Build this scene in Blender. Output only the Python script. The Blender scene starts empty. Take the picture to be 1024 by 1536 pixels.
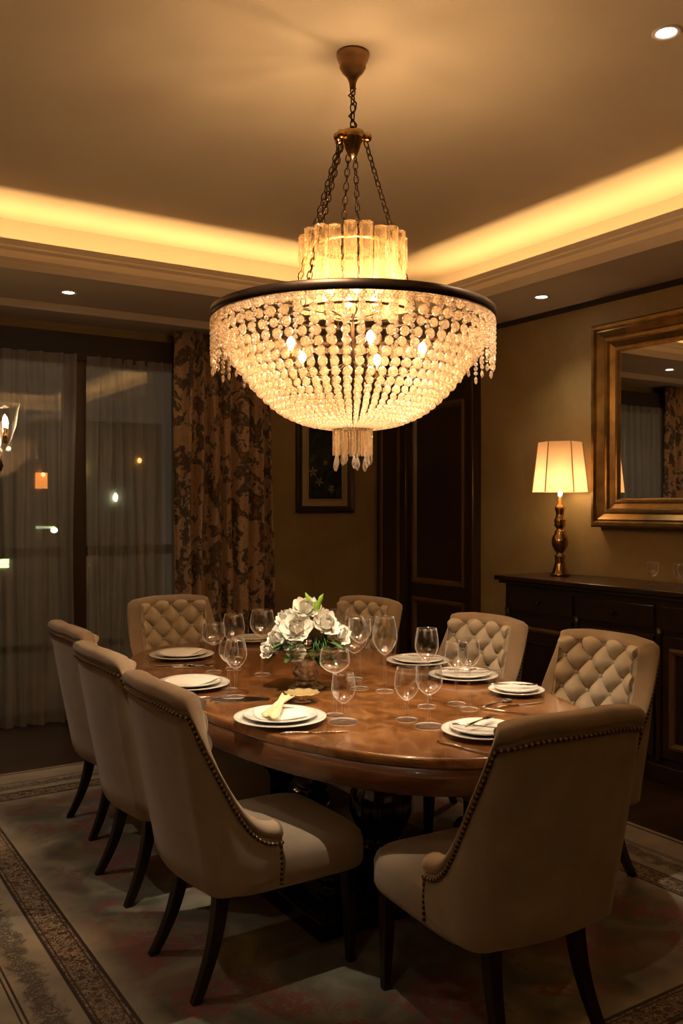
import bpy, bmesh, math, random
from mathutils import Vector, Matrix
import numpy as np
random.seed(7); np.random.seed(7)
PI = math.pi; R = math.radians
C = bpy.context.scene.collection
S = bpy.context.scene

# ------------------------------------------------------------------ camera
cd = bpy.data.cameras.new('camera'); cam = bpy.data.objects.new('camera', cd); C.objects.link(cam)
cd.sensor_fit = 'VERTICAL'; cd.sensor_height = 36; cd.lens = 31.46; cd.clip_start = .05
cam.location = (0, 0, 1.5); cam.rotation_euler = (R(90 - .34), 0, R(-32.7))
S.camera = cam

# ------------------------------------------------------------------ world / exposure
wd = bpy.data.worlds.new('night'); S.world = wd; wd.use_nodes = True
wd.node_tree.nodes['Background'].inputs[0].default_value = (.35, .32, .24, 1)
wd.node_tree.nodes['Background'].inputs[1].default_value = .2
S.view_settings.view_transform = 'Standard'; S.view_settings.look = 'None'
S.view_settings.gamma = 1; S.view_settings.exposure = 0.0
S.view_settings.use_curve_mapping = False

# light levels
E_CROWN, E_BASKET, E_COVE, E_SPOT, E_LAMP = 16.0, 17.0, 5.5, 60.0, .65
WARM = (1, .60, .27); COVE = (1, .60, .22); SPOT = (1, .80, .56); COOL = (1, .86, .68)

# ------------------------------------------------------------------ materials
def new_mat(name):
    m = bpy.data.materials.new(name); m.use_nodes = True
    nt = m.node_tree; return m, nt, nt.nodes['Principled BSDF'], nt.nodes['Material Output']
def N(nt, t, **kw):
    n = nt.nodes.new(t)
    for k, v in kw.items():
        if k in n.inputs: n.inputs[k].default_value = v
        else: setattr(n, k, v)
    return n
def coords(nt, scale=(1, 1, 1), kind='Object', rot=(0, 0, 0)):
    tc = N(nt, 'ShaderNodeTexCoord'); mp = N(nt, 'ShaderNodeMapping')
    mp.inputs['Scale'].default_value = scale; mp.inputs['Rotation'].default_value = rot
    nt.links.new(tc.outputs[kind], mp.inputs[0]); return mp.outputs[0]
def ramp(nt, src, stops):
    r = N(nt, 'ShaderNodeValToRGB'); e = r.color_ramp.elements
    while len(e) < len(stops): e.new(.5)
    for i, (p, c) in enumerate(stops):
        e[i].position = p; e[i].color = (*c, 1) if len(c) == 3 else c
    nt.links.new(src, r.inputs[0]); return r.outputs[0]
def simple(name, col, rough=.5, metal=0, nscale=0, namt=.2, bump=0, bscale=200, coat=0, sheen=0, stretch=(1, 1, 1)):
    m, nt, b, o = new_mat(name)
    b.inputs['Roughness'].default_value = rough; b.inputs['Metallic'].default_value = metal
    b.inputs['Coat Weight'].default_value = coat; b.inputs['Sheen Weight'].default_value = sheen
    b.inputs['Base Color'].default_value = (*col, 1)
    if nscale:
        v = coords(nt, stretch); n = N(nt, 'ShaderNodeTexNoise', Scale=nscale, Detail=5.0); nt.links.new(v, n.inputs[0])
        lo = tuple(c * (1 - namt) for c in col); hi = tuple(min(1, c * (1 + namt)) for c in col)
        nt.links.new(ramp(nt, n.outputs[0], [(.3, lo), (.7, hi)]), b.inputs['Base Color'])
    if bump:
        v = coords(nt); n = N(nt, 'ShaderNodeTexNoise', Scale=bscale, Detail=3.0); nt.links.new(v, n.inputs[0])
        bp = N(nt, 'ShaderNodeBump', Strength=bump, Distance=.002); nt.links.new(n.outputs[0], bp.inputs['Height'])
        nt.links.new(bp.outputs[0], b.inputs['Normal'])
    return m
def emis(name, col, st):
    m, nt, b, o = new_mat(name); b.inputs['Base Color'].default_value = (*col, 1)
    b.inputs['Emission Color'].default_value = (*col, 1); b.inputs['Emission Strength'].default_value = st
    return m
def wood(name, dark, mid, light, rough, scale=(3, 3, 3), coat=0, swirl=6.0, spec=.5):
    m, nt, b, o = new_mat(name); v = coords(nt, scale)
    n = N(nt, 'ShaderNodeTexNoise', Scale=swirl, Detail=8.0, Roughness=.62, Distortion=1.2); nt.links.new(v, n.inputs[0])
    nt.links.new(ramp(nt, n.outputs[0], [(.3, dark), (.5, mid), (.72, light)]), b.inputs['Base Color'])
    b.inputs['Roughness'].default_value = rough; b.inputs['Coat Weight'].default_value = coat
    b.inputs['Coat Roughness'].default_value = .08; b.inputs['Specular IOR Level'].default_value = spec
    return m
def glassy(name, tint=(1, 1, 1), base=.06, edge=.9, rough=.03, power=3.0, rim_shine=0):
    # thin clear glass: reflects by its Fresnel term and lets the rest straight through
    m, nt, b, o = new_mat(name); nt.nodes.remove(b)
    t = N(nt, 'ShaderNodeBsdfTransparent'); t.inputs[0].default_value = (*tint, 1)
    g = N(nt, 'ShaderNodeBsdfGlossy'); g.inputs['Roughness'].default_value = rough; g.inputs[0].default_value = (1, 1, 1, 1)
    lw = N(nt, 'ShaderNodeLayerWeight', Blend=.5)
    p = N(nt, 'ShaderNodeMath', operation='POWER'); p.inputs[1].default_value = power
    mr = N(nt, 'ShaderNodeMapRange'); mr.inputs['To Min'].default_value = base; mr.inputs['To Max'].default_value = edge
    nt.links.new(lw.outputs['Facing'], p.inputs[0]); nt.links.new(p.outputs[0], mr.inputs[0])
    mx = N(nt, 'ShaderNodeMixShader'); nt.links.new(mr.outputs[0], mx.inputs[0])
    nt.links.new(t.outputs[0], mx.inputs[1]); nt.links.new(g.outputs[0], mx.inputs[2]); nt.links.new(mx.outputs[0], o.inputs[0])
    if rim_shine:    # white scatter painted on edge-on faces for the bright refracted light of rims
        df = N(nt, 'ShaderNodeBsdfDiffuse'); df.inputs[0].default_value = (.95, .93, .9, 1); tr = N(nt, 'ShaderNodeBsdfTranslucent'); tr.inputs[0].default_value = (.95, .93, .9, 1)
        h1 = N(nt, 'ShaderNodeMixShader'); h1.inputs[0].default_value = .5; nt.links.new(df.outputs[0], h1.inputs[1]); nt.links.new(tr.outputs[0], h1.inputs[2])
        h2 = N(nt, 'ShaderNodeMixShader'); hm = N(nt, 'ShaderNodeMath', operation='MULTIPLY'); hm.inputs[1].default_value = rim_shine; nt.links.new(p.outputs[0], hm.inputs[0]); nt.links.new(hm.outputs[0], h2.inputs[0]); nt.links.new(g.outputs[0], h2.inputs[1]); nt.links.new(h1.outputs[0], h2.inputs[2]); nt.links.new(h2.outputs[0], mx.inputs[2])
    return m
def crystal(name, trans=.5, tl=.5, col=(1, .9, .78), bump=0.0, bs=130, blend=.35):
    m, nt, b, o = new_mat(name); nt.nodes.remove(b)
    t = N(nt, 'ShaderNodeBsdfTransparent'); t.inputs[0].default_value = (1, .95, .88, 1)
    l = N(nt, 'ShaderNodeBsdfTranslucent'); l.inputs[0].default_value = (*col, 1)
    d = N(nt, 'ShaderNodeBsdfDiffuse'); d.inputs[0].default_value = (*col, 1)
    g = N(nt, 'ShaderNodeBsdfGlossy'); g.inputs['Roughness'].default_value = .10
    m1 = N(nt, 'ShaderNodeMixShader', Fac=tl); m2 = N(nt, 'ShaderNodeMixShader'); m3 = N(nt, 'ShaderNodeMixShader')
    lw = N(nt, 'ShaderNodeLayerWeight', Blend=blend)
    L = nt.links.new
    mr = N(nt, 'ShaderNodeMapRange'); mr.inputs['To Min'].default_value = trans; mr.inputs['To Max'].default_value = trans * .25  # edges scatter more than centres, painting in the bright rims of lit crystal
    l2 = N(nt, 'ShaderNodeLayerWeight', Blend=.5); L(l2.outputs['Facing'], mr.inputs[0]); L(mr.outputs[0], m2.inputs[0])
    m1.inputs[0].default_value = tl
    L(d.outputs[0], m1.inputs[1]); L(l.outputs[0], m1.inputs[2])
    L(m1.outputs[0], m2.inputs[1]); L(t.outputs[0], m2.inputs[2])
    L(lw.outputs['Facing'], m3.inputs[0]); L(m2.outputs[0], m3.inputs[1]); L(g.outputs[0], m3.inputs[2]); L(m3.outputs[0], o.inputs[0])
    if bump:
        v = coords(nt); n = N(nt, 'ShaderNodeTexVoronoi', Scale=float(bs)); L(v, n.inputs[0])
        bp = N(nt, 'ShaderNodeBump', Strength=bump, Distance=.01); L(n.outputs[0], bp.inputs['Height'])
        for s_ in (l, d, g): L(bp.outputs[0], s_.inputs['Normal'])
    return m

M = {}
M['ceil'] = simple('ceiling_paint', (.54, .46, .36), .7, nscale=2, namt=.04)
M['trim'] = simple('cornice_paint', (.52, .44, .36), .6)
M['darktrim'] = simple('dark_trim_paint', (.03, .02, .015), .7)
def wall_mat():
    m, nt, b, o = new_mat('mottled_gold_plaster'); v = coords(nt)
    n = N(nt, 'ShaderNodeTexNoise', Scale=2.2, Detail=9.0, Roughness=.7, Distortion=.6); nt.links.new(v, n.inputs[0])
    nt.links.new(ramp(nt, n.outputs[0], [(.3, (.25, .175, .070)), (.55, (.31, .22, .095)), (.75, (.37, .27, .13))]), b.inputs['Base Color'])
    b.inputs['Roughness'].default_value = .55
    bp = N(nt, 'ShaderNodeBump', Strength=.15, Distance=.004); nt.links.new(n.outputs[0], bp.inputs['Height']); nt.links.new(bp.outputs[0], b.inputs['Normal'])
    return m
M['wall'] = wall_mat()
M['darkwood'] = wood('dark_door_wood', (.018, .008, .003), (.032, .015, .006), (.048, .023, .010), .35, (9, 9, .8), .2)
M['moulding'] = wood('brown_moulding_wood', (.09, .048, .018), (.12, .065, .027), (.15, .085, .036), .35, (9, 9, 1))
M['sidewood'] = wood('carved_sideboard_wood', (.010, .005, .002), (.02, .010, .004), (.034, .017, .007), .3, (1, 6, 6), .3)
M['table'] = wood('polished_burl_wood', (.10, .036, .010), (.20, .078, .023), (.34, .155, .052), .24, (1, .7, 1), .55, 9.0)
M['tableedge'] = wood('table_apron_wood', (.05, .016, .005), (.09, .03, .010), (.13, .046, .015), .3, (1, 1, 6), .3)
M['blackwood'] = simple('black_lacquer', (.008, .005, .004), .18, coat=.6)
M['legwood'] = simple('espresso_leg_wood', (.012, .006, .004), .35, nscale=20, namt=.3, stretch=(4, 4, .5))
M['velvet'] = simple('beige_velvet', (.36, .285, .20), .85, nscale=9, namt=.10, bump=.35, bscale=420, sheen=.35)
M['velvet2'] = simple('tufted_velvet', (.56, .48, .365), .8, nscale=9, namt=.08, bump=.2, bscale=420, sheen=.4)
M['roll'] = simple('rolled_edge_velvet', (.36, .265, .18), .75, nscale=12, namt=.1, bump=.35, bscale=420, sheen=.4)
M['nail'] = simple('antique_brass_nail', (.50, .33, .18), .35, 1)
M['brass'] = simple('aged_brass', (.52, .33, .13), .2, 1, nscale=14, namt=.35)
M['bronze'] = simple('dark_bronze', (.055, .032, .018), .4, .85, nscale=14, namt=.3)
M['gold'] = simple('antique_gilt', (.27, .165, .055), .34, .75, nscale=10, namt=.35, stretch=(1, 1, 1))
M['mirror'] = simple('mirror_silvering', (.78, .76, .72), .015, 1)
M['silver'] = simple('polished_silver', (.75, .72, .68), .14, 1)
M['china'] = simple('white_glazed_china', (.80, .77, .72), .22, coat=.4)
M['napkin'] = simple('ivory_napkin_cloth', (.80, .77, .70), .85, bump=.3, bscale=300)
M['goldcloth'] = simple('champagne_ribbon_cloth', (.72, .60, .36), .6, bump=.3, bscale=200)
M['glass'] = glassy('wine_glass', (.985, .985, .985), .085, 1.0, .08, 4.0, .9)
M['pane'] = glassy('window_pane', (.85, .85, .82), .22, .8, .01, 4)
M['bead'] = crystal('crystal_bead', .76, .6, (1, .85, .68), .6, 110, .45)
M['bar'] = crystal('crystal_bar', .93, .6, (1, .74, .42), .8, 120, .25)
M['drop'] = crystal('crystal_drop', .85, .5, (1, .92, .84), .2, 90, .5)
M['bulb'] = emis('lit_bulb', (1, .66, .34), 60)
M['led'] = emis('led_strip', COVE, 1)
M['lens'] = emis('downlight_lens', (1, .93, .82), 22)
M['white'] = simple('white_trim_ring', (.7, .66, .6), .4)
def cloth_trans(name, col, alpha, tl):
    m, nt, b, o = new_mat(name); nt.nodes.remove(b)
    t = N(nt, 'ShaderNodeBsdfTransparent'); d = N(nt, 'ShaderNodeBsdfDiffuse'); l = N(nt, 'ShaderNodeBsdfTranslucent')
    d.inputs[0].default_value = (*col, 1); l.inputs[0].default_value = (*col, 1)
    a = N(nt, 'ShaderNodeMixShader'); a.inputs[0].default_value = tl
    c = N(nt, 'ShaderNodeMixShader'); c.inputs[0].default_value = alpha; L = nt.links.new
    L(d.outputs[0], a.inputs[1]); L(l.outputs[0], a.inputs[2]); L(t.outputs[0], c.inputs[1]); L(a.outputs[0], c.inputs[2]); L(c.outputs[0], o.inputs[0])
    return m
M['sheer'] = cloth_trans('sheer_voile', (.46, .42, .36), .50, .3)
M['shade'] = cloth_trans('lamp_shade_cloth', (.92, .70, .46), 1, .55)
def brocade():
    m, nt, b, o = new_mat('floral_brocade'); v = coords(nt, (1, 1, 1), 'UV'); L = nt.links.new
    n = N(nt, 'ShaderNodeTexNoise', Scale=4.5, Detail=3.0, Distortion=1.4); L(v, n.inputs[0])
    w_ = N(nt, 'ShaderNodeTexNoise', Scale=13.0, Detail=3.0, Distortion=1.8); L(v, w_.inputs[0])
    ad = N(nt, 'ShaderNodeMath', operation='ADD'); L(n.outputs[0], ad.inputs[0])
    mu = N(nt, 'ShaderNodeMath', operation='MULTIPLY'); L(w_.outputs[0], mu.inputs[0]); mu.inputs[1].default_value = .55; L(mu.outputs[0], ad.inputs[1])
    L(ramp(nt, ad.outputs[0], [(.60, (.36, .225, .13)), (.76, (.44, .29, .175)), (.81, (.10, .07, .045)), (.90, (.05, .04, .028)), (.97, (.26, .09, .04))]), b.inputs['Base Color'])
    b.inputs['Roughness'].default_value = .6; b.inputs['Sheen Weight'].default_value = .2
    return m
M['brocade'] = brocade()
def floor_mat():
    m, nt, b, o = new_mat('dark_plank_floor'); L = nt.links.new; v = coords(nt)
    br = N(nt, 'ShaderNodeTexBrick', Scale=1.0); br.inputs['Color1'].default_value = (.035, .018, .010, 1); br.inputs['Color2'].default_value = (.055, .028, .015, 1)
    br.inputs['Mortar'].default_value = (.006, .003, .002, 1); br.inputs['Mortar Size'].default_value = .003
    br.inputs['Brick Width'].default_value = 1.6; br.inputs['Row Height'].default_value = .14
    L(v, br.inputs[0]); n = N(nt, 'ShaderNodeTexNoise', Scale=5.0, Detail=6.0); v2 = coords(nt, (1, 12, 1)); L(v2, n.inputs[0])
    mx = N(nt, 'ShaderNodeMix', data_type='RGBA', blend_type='MULTIPLY'); mx.inputs[0].default_value = .7
    L(br.outputs[0], mx.inputs[6]); L(ramp(nt, n.outputs[0], [(.3, (.45, .45, .45)), (.7, (1, 1, 1))]), mx.inputs[7]); L(mx.outputs[2], b.inputs['Base Color'])
    b.inputs['Roughness'].default_value = .3; return m
M['floor'] = floor_mat()
def rug_mat(hx, hy):
    # object coordinates of the rug: |x|<=hx, |y|<=hy; d = distance to the edge draws the border bands
    m, nt, b, o = new_mat('persian_rug'); L = nt.links.new
    tc = N(nt, 'ShaderNodeTexCoord'); sp = N(nt, 'ShaderNodeSeparateXYZ'); L(tc.outputs['Object'], sp.inputs[0])
    def mth(op, a, b_=None):
        q = N(nt, 'ShaderNodeMath', operation=op)
        for i, s_ in enumerate((a, b_)):
            if s_ is None: continue
            if isinstance(s_, (int, float)): q.inputs[i].default_value = s_
            else: L(s_, q.inputs[i])
        return q.outputs[0]
    d = mth('MINIMUM', mth('SUBTRACT', hx, mth('ABSOLUTE', sp.outputs[0])), mth('SUBTRACT', hy, mth('ABSOLUTE', sp.outputs[1])))
    def noise(sc, det=5.0, dist=0.0, off=0.0):
        n = N(nt, 'ShaderNodeTexNoise', Scale=sc, Detail=det, Distortion=dist)
        mp = N(nt, 'ShaderNodeMapping'); mp.inputs['Location'].default_value = (off, off, 0); L(tc.outputs['Object'], mp.inputs[0]); L(mp.outputs[0], n.inputs[0]); return n.outputs[0]
    def mix(f, a, c):
        q = N(nt, 'ShaderNodeMix', data_type='RGBA')
        (L(f, q.inputs[0]) if not isinstance(f, (int, float)) else setattr(q.inputs[0], 'default_value', f))
        for i, s_ in ((6, a), (7, c)):
            if isinstance(s_, tuple): q.inputs[i].default_value = (*s_, 1)
            else: L(s_, q.inputs[i])
        return q.outputs[2]
    def gate(x, lo, hi, soft=.004): # 1 inside lo..hi
        a = N(nt, 'ShaderNodeMapRange'); a.inputs[1].default_value = lo - soft; a.inputs[2].default_value = lo + soft; L(x, a.inputs[0])
        c = N(nt, 'ShaderNodeMapRange'); c.inputs[1].default_value = hi - soft; c.inputs[2].default_value = hi + soft; L(x, c.inputs[0])
        return mth('SUBTRACT', a.outputs[0], c.outputs[0])
    field = ramp(nt, noise(4.5, 7, .8), [(.3, (.07, .07, .05)), (.46, (.13, .125, .09)), (.56, (.20, .185, .135)), (.72, (.31, .27, .2))])
    rust = gate(noise(1.7, 5, .5, 4.3), .56, 1.2, .03); field = mix(mth('MULTIPLY', rust, .6), field, (.16, .07, .045))
    # flowers near the field's edge
    pk = mth('MULTIPLY', gate(noise(5.0, 4, .6, 9.1), .53, 1.2, .02), gate(noise(34, 3, 1), .46, 1.2, .03))
    pk = mth('MULTIPLY', pk, gate(d, .58, .98, .05)); field = mix(mth('MULTIPLY', pk, .75), field, (.24, .05, .055))
    beige = ramp(nt, noise(6, 6), [(.3, (.30, .255, .19)), (.7, (.44, .38, .29))])
    wob = mth('ADD', d, mth('MULTIPLY', mth('SUBTRACT', noise(9, 4, .5, 2), .5), .10))
    col = mix(gate(wob, .53, 9, .05), beige, field)
    # dark vine band outside
    wob2 = mth('ADD', d, mth('MULTIPLY', mth('SUBTRACT', noise(14, 3, 1, 5), .5), .12))
    vine = mth('MULTIPLY', gate(wob2, .235, .31, .012), gate(noise(60, 4, 2), .42, 1.2, .05))
    col = mix(mth('MULTIPLY', vine, .85), col, (.075, .055, .05))
    band = ramp(nt, noise(75, 3, 1.5), [(.42, (.07, .035, .022)), (.5, (.22, .15, .095)), (.58, (.36, .28, .19))])
    wav = N(nt, 'ShaderNodeTexVoronoi', Scale=24.0); L(tc.outputs['Object'], wav.inputs[0])
    band = mix(gate(wav.outputs[0], .0, .28, .05), band, (.10, .045, .028))
    col = mix(gate(d, .37, .48), col, band)
    for a, c in ((.362, .374), (.382, .387), (.463, .468), (.476, .488), (.205, .212), (.19, .196), (.02, .035)):
        col = mix(gate(d, a, c, .0015), col, (.035, .018, .012))
    L(col, b.inputs['Base Color']); b.inputs['Roughness'].default_value = .95; b.inputs['Sheen Weight'].default_value = .2
    bp = N(nt, 'ShaderNodeBump', Strength=.4, Distance=.004); L(noise(260, 2), bp.inputs['Height']); L(bp.outputs[0], b.inputs['Normal'])
    return m
M['petal'] = simple('white_petal', (.82, .80, .72), .6, nscale=30, namt=.08)
M['petal'].node_tree.nodes['Principled BSDF'].inputs['Subsurface Weight'].default_value = .0
M['leaf'] = simple('green_leaf', (.05, .12, .025), .45, nscale=30, namt=.3)
M['bud'] = simple('bright_green_bud', (.30, .55, .06), .5, nscale=20, namt=.2)
M['rail'] = simple('black_balcony_rail', (.01, .01, .01), .5)
M['night'] = simple('night_facade', (.42, .40, .32), .9)
M['backplate'] = simple('mat_board', (.42, .33, .20), .8)

# ------------------------------------------------------------------ mesh helpers
def link(name, me, mat, parent=None, smooth=False, kind=None):
    o = bpy.data.objects.new(name, me); C.objects.link(o)
    if mat:
        me.materials.clear(); me.materials.append(mat)
    if smooth: me.polygons.foreach_set('use_smooth', [True] * len(me.polygons))
    if parent: o.parent = parent
    if kind: o['kind'] = kind
    return o
def pyd(name, v, f, mat, parent=None, smooth=False, kind=None):
    me = bpy.data.meshes.new(name); me.from_pydata([tuple(q) for q in v], [], f); me.update()
    return link(name, me, mat, parent, smooth, kind)
def fixn(o):
    bm = bmesh.new(); bm.from_mesh(o.data); bmesh.ops.recalc_face_normals(bm, faces=bm.faces); bm.to_mesh(o.data); bm.free(); return o
def tag(o, label, cat, group=None):
    o['label'] = label; o['category'] = cat
    if group: o['group'] = group
    return o
def thing(name, label, cat, loc=(0, 0, 0), rz=0, group=None):
    o = bpy.data.objects.new(name, None); C.objects.link(o); o.empty_display_size = .1
    o.location = loc; o.rotation_euler = (0, 0, rz); return tag(o, label, cat, group)
def copytree(o, parent=None):
    c = o.copy(); C.objects.link(c)
    if parent: c.parent = parent
    for ch in list(o.children): copytree(ch, c)
    return c
def bevel(o, w=.005, seg=2):
    m = o.modifiers.new('bevel', 'BEVEL'); m.width = w; m.segments = seg; m.limit_method = 'ANGLE'; return o
class MB:
    def __init__(s): s.v = []; s.f = []
    def add(s, v, f):
        n = len(s.v); s.v += [tuple(q) for q in v]; s.f += [tuple(i + n for i in q) for q in f]; return s
    def box(s, x0, x1, y0, y1, z0, z1):
        return s.add([(x0, y0, z0), (x1, y0, z0), (x1, y1, z0), (x0, y1, z0), (x0, y0, z1), (x1, y0, z1), (x1, y1, z1), (x0, y1, z1)],
                     [(0, 3, 2, 1), (4, 5, 6, 7), (0, 1, 5, 4), (1, 2, 6, 5), (2, 3, 7, 6), (3, 0, 4, 7)])
    def lathe(s, prof, seg=32, c=(0, 0, 0), sq=None):
        v = []; f = []; n = len(prof)
        for k in range(seg):
            a = 2 * PI * k / seg
            for r, z in prof: v.append((c[0] + r * math.cos(a), c[1] + r * math.sin(a), c[2] + z))
        for k in range(seg):
            k2 = (k + 1) % seg
            for i in range(n - 1): f.append((k * n + i, k2 * n + i, k2 * n + i + 1, k * n + i + 1))
        return s.add(v, f)
    def tube(s, pts, rad, seg=8, caps=True):
        pts = [Vector(p) for p in pts]; n = len(pts)
        rad = rad if isinstance(rad, (list, tuple)) else [rad] * n
        v = []; f = []; up = Vector((0, 0, 1)); prev = None
        for i, p in enumerate(pts):
            t = (pts[min(i + 1, n - 1)] - pts[max(i - 1, 0)]).normalized()
            a = (prev - t * prev.dot(t)) if prev else t.cross(up if abs(t.z) < .95 else Vector((1, 0, 0)))
            a.normalize(); prev = a; b = t.cross(a)
            for k in range(seg):
                w = 2 * PI * k / seg; v.append(p + (a * math.cos(w) + b * math.sin(w)) * rad[i])
        for i in range(n - 1):
            for k in range(seg):
                k2 = (k + 1) % seg; f.append((i * seg + k, i * seg + k2, (i + 1) * seg + k2, (i + 1) * seg + k))
        if caps: f.append(tuple(range(seg))[::-1]); f.append(tuple((n - 1) * seg + k for k in range(seg)))
        return s.add(v, f)
    def build(s, name, mat, parent=None, smooth=False, kind=None): return pyd(name, s.v, s.f, mat, parent, smooth, kind)
def box(name, x0, x1, y0, y1, z0, z1, mat, parent=None, kind=None, bev=0):
    o = MB().box(x0, x1, y0, y1, z0, z1).build(name, mat, parent, False, kind)
    if bev: bevel(o, bev)
    return o
def lathe(name, prof, mat, parent=None, seg=32, c=(0, 0, 0), smooth=True):
    return fixn(MB().lathe(prof, seg, c).build(name, mat, parent, smooth))
def rect_sweep(name, u0, u1, v0, v1, prof, fn, mat, parent=None, kind=None):
    # prof: list of (inset, out); mitred frame around a rectangle; fn(u, v, out) -> xyz
    v = []; f = []; n = len(prof)
    for cu, cv, su, sv in ((u0, v0, 1, 1), (u1, v0, -1, 1), (u1, v1, -1, -1), (u0, v1, 1, -1)):
        for d, p in prof: v.append(fn(cu + su * d, cv + sv * d, p))
    for k in range(4):
        k2 = (k + 1) % 4
        for i in range(n - 1): f.append((k * n + i, k2 * n + i, k2 * n + i + 1, k * n + i + 1))
    return fixn(pyd(name, v, f, mat, parent, False, kind))
def ico(rx, rz, sub=1):
    bm = bmesh.new(); bmesh.ops.create_icosphere(bm, subdivisions=sub, radius=1)
    v = np.array([q.co[:] for q in bm.verts]) * (rx, rx, rz); f = [tuple(q.index for q in p.verts) for p in bm.faces]; bm.free(); return v, f

# ------------------------------------------------------------------ room
XR, YW, XL, YB = 4.56, 6.42, -3.0, -2.6           # right wall, window wall, far left, behind camera
TX0, TX1, TY0, TY1 = -2.2, 3.90, -1.6, 5.28       # tray opening
ZS, ZC = 2.85, 3.26
box('floor', XL - .2, XR + .2, YB - .2, 8.2, -.15, 0, M['floor'], kind='structure')
box('wall_right', XR, XR + .15, YB, YW + .15, 0, 3.5, M['wall'], kind='structure')
box('wall_behind', XL, XR, YB - .15, YB, 0, 3.5, M['wall'], kind='structure')
box('wall_left', XL - .15, XL, YB, YW + .15, 0, 3.5, M['wall'], kind='structure')
wb = MB(); wb.box(2.72, XR, YW, YW + .15, 0, 3.5); wb.box(XL, 2.72, YW, YW + .15, 2.72, 3.5); wb.box(XL, -.5, YW, YW + .15, 0, 2.72)
wb.build('wall_back', M['wall'], kind='structure')
D = .44
box('ceiling', TX0 - D - .05, TX1 + D + .05, TY0 - D - .05, TY1 + D + .05, ZC, ZC + .08, M['ceil'], kind='structure')
sf = MB()
for a in ((XL, XR, TY1 + .0, YW), (XL, XR, YB, TY0), (XL, TX0, TY0, TY1), (TX1, XR, TY0, TY1)): sf.box(a[0], a[1], a[2], a[3], ZS, ZS + .02)
sf.build('trim_1', M['ceil'], kind='structure')
trayf = lambda u, v, p: (u, v, p)
rect_sweep('trim_2', TX0, TX1, TY0, TY1, [(-D, ZC), (-D, 2.93), (-.13, 2.93), (-.13, 3.035), (-.06, 3.035), (-.06, 3.0), (-.045, 2.985), (-.045, 2.965), (-.03, 2.945), (-.012, 2.915), (-.012, 2.89), (.003, 2.885), (.003, ZS - .001), (-.05, ZS - .001)], trayf, M['trim'], kind='structure')
# pelmet above the window wall, solid strip coloured dark as a gap's shade on the right wall
box('trim_3', XL, XR, 6.02, 6.06, ZS - .055, ZS, M['trim'], kind='structure', bev=.006)
box('trim_4', XL, 2.9, 6.06, YW, ZS - .05, ZS - .04, M['trim'], kind='structure')
box('trim_5', XR - .015, XR, YB, YW, ZS - .035, ZS, M['darktrim'], kind='structure')
box('baseboard_right', XR - .02, XR, YB, 4.9, 0, .14, M['darkwood'], kind='structure')
box('baseboard_back', 2.72, XR, YW - .02, YW, 0, .14, M['darkwood'], kind='structure')
# LED strips in the cove
for k, (x0, x1, y0, y1) in enumerate(((TX0, TX1, TY1 + .20, TY1 + .23), (TX0, TX1, TY0 - .23, TY0 - .20), (TX0 - .23, TX0 - .20, TY0, TY1), (TX1 + .20, TX1 + .23, TY0, TY1))):
    box('trim_%d' % (6 + k), x0, x1, y0, y1, 2.93, 2.945, M['led'], kind='structure')
    ld = bpy.data.lights.new('cove_light', 'AREA'); ld.shape = 'RECTANGLE'; ld.size = x1 - x0; ld.size_y = y1 - y0
    ld.energy = E_COVE * max(x1 - x0, y1 - y0); ld.color = COVE
    lo = bpy.data.objects.new('cove_light', ld); C.objects.link(lo); lo.location = ((x0 + x1) / 2, (y0 + y1) / 2, 2.955); lo.rotation_euler = (PI, 0, 0)

# window wall: pane, frame, header
win = thing('window_1', 'tall dark framed window looking on the night', 'window', (0, 0, 0)); del win['label']; del win['category']; win['kind'] = 'structure'
box('header', -.5, 2.72, 6.30, 6.50, 2.53, 2.72, M['darktrim'], win)
wf = MB()
for x0, x1 in ((1.80, 1.91), (2.62, 2.72), (-.5, -.4), (.60, .68)): wf.box(x0, x1, 6.33, 6.50, 0, 2.54)
wf.box(-.5, 2.72, 6.40, 6.50, 0, .06)
wf.build('window_frame', wood('window_frame_wood', (.022, .010, .004), (.035, .017, .007), (.05, .024, .010), .35, (9, 9, .8)), win)
for x0, x1 in ((-.4, .60), (.68, 1.80), (1.91, 2.62)): box('pane', x0, x1, 6.45, 6.456, .06, 2.53, M['pane'], win)

# balcony outside
rl = thing('balcony_railing', 'black horizontal balcony railing outside behind the sheer curtains', 'railing', (1, 7.4, 0))
box('top_rail', -3, 2.6, -.03, .03, 1.09, 1.17, M['rail'], rl); box('lower_rail', -3, 2.6, -.02, .02, .33, .39, M['rail'], rl)
for x in (-2.4, -1.2, .0, 1.2, 2.4): box('post', x - .02, x + .02, -.02, .02, 0, 1.1, M['rail'], rl)

# door on the right wall
door = bpy.data.objects.new('door_1', None); C.objects.link(door); door['kind'] = 'structure'
dfn = lambda u, v, p: (XR - p, u, v)
box('door_frame', XR - .09, XR, 5.98, 6.40, 0, 2.78, M['darkwood'], door, bev=.01)
box('door_frame', XR - .09, XR, 5.14, 5.22, 0, 2.78, M['darkwood'], door, bev=.01)
box('door_frame', XR - .09, XR, 5.22, 5.98, 2.68, 2.78, M['darkwood'], door)
box('door_leaf', XR - .045, XR, 5.22, 5.98, 0.02, 2.68, M['darkwood'], door)
pm = [(0, .045), (0, .062), (.012, .07), (.03, .066), (.045, .05), (.05, .045)]
rect_sweep('panel_moulding', 5.27, 5.93, .87, 2.33, pm, dfn, M['moulding'], door)
rect_sweep('panel_moulding', 5.27, 5.93, .14, .76, pm, dfn, M['moulding'], door)
rect_sweep('panel_moulding', 6.06, 6.34, .14, 2.5, [(0, .09), (0, .10), (.012, .105), (.03, .10), (.035, .09)], dfn, M['moulding'], door)

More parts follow.
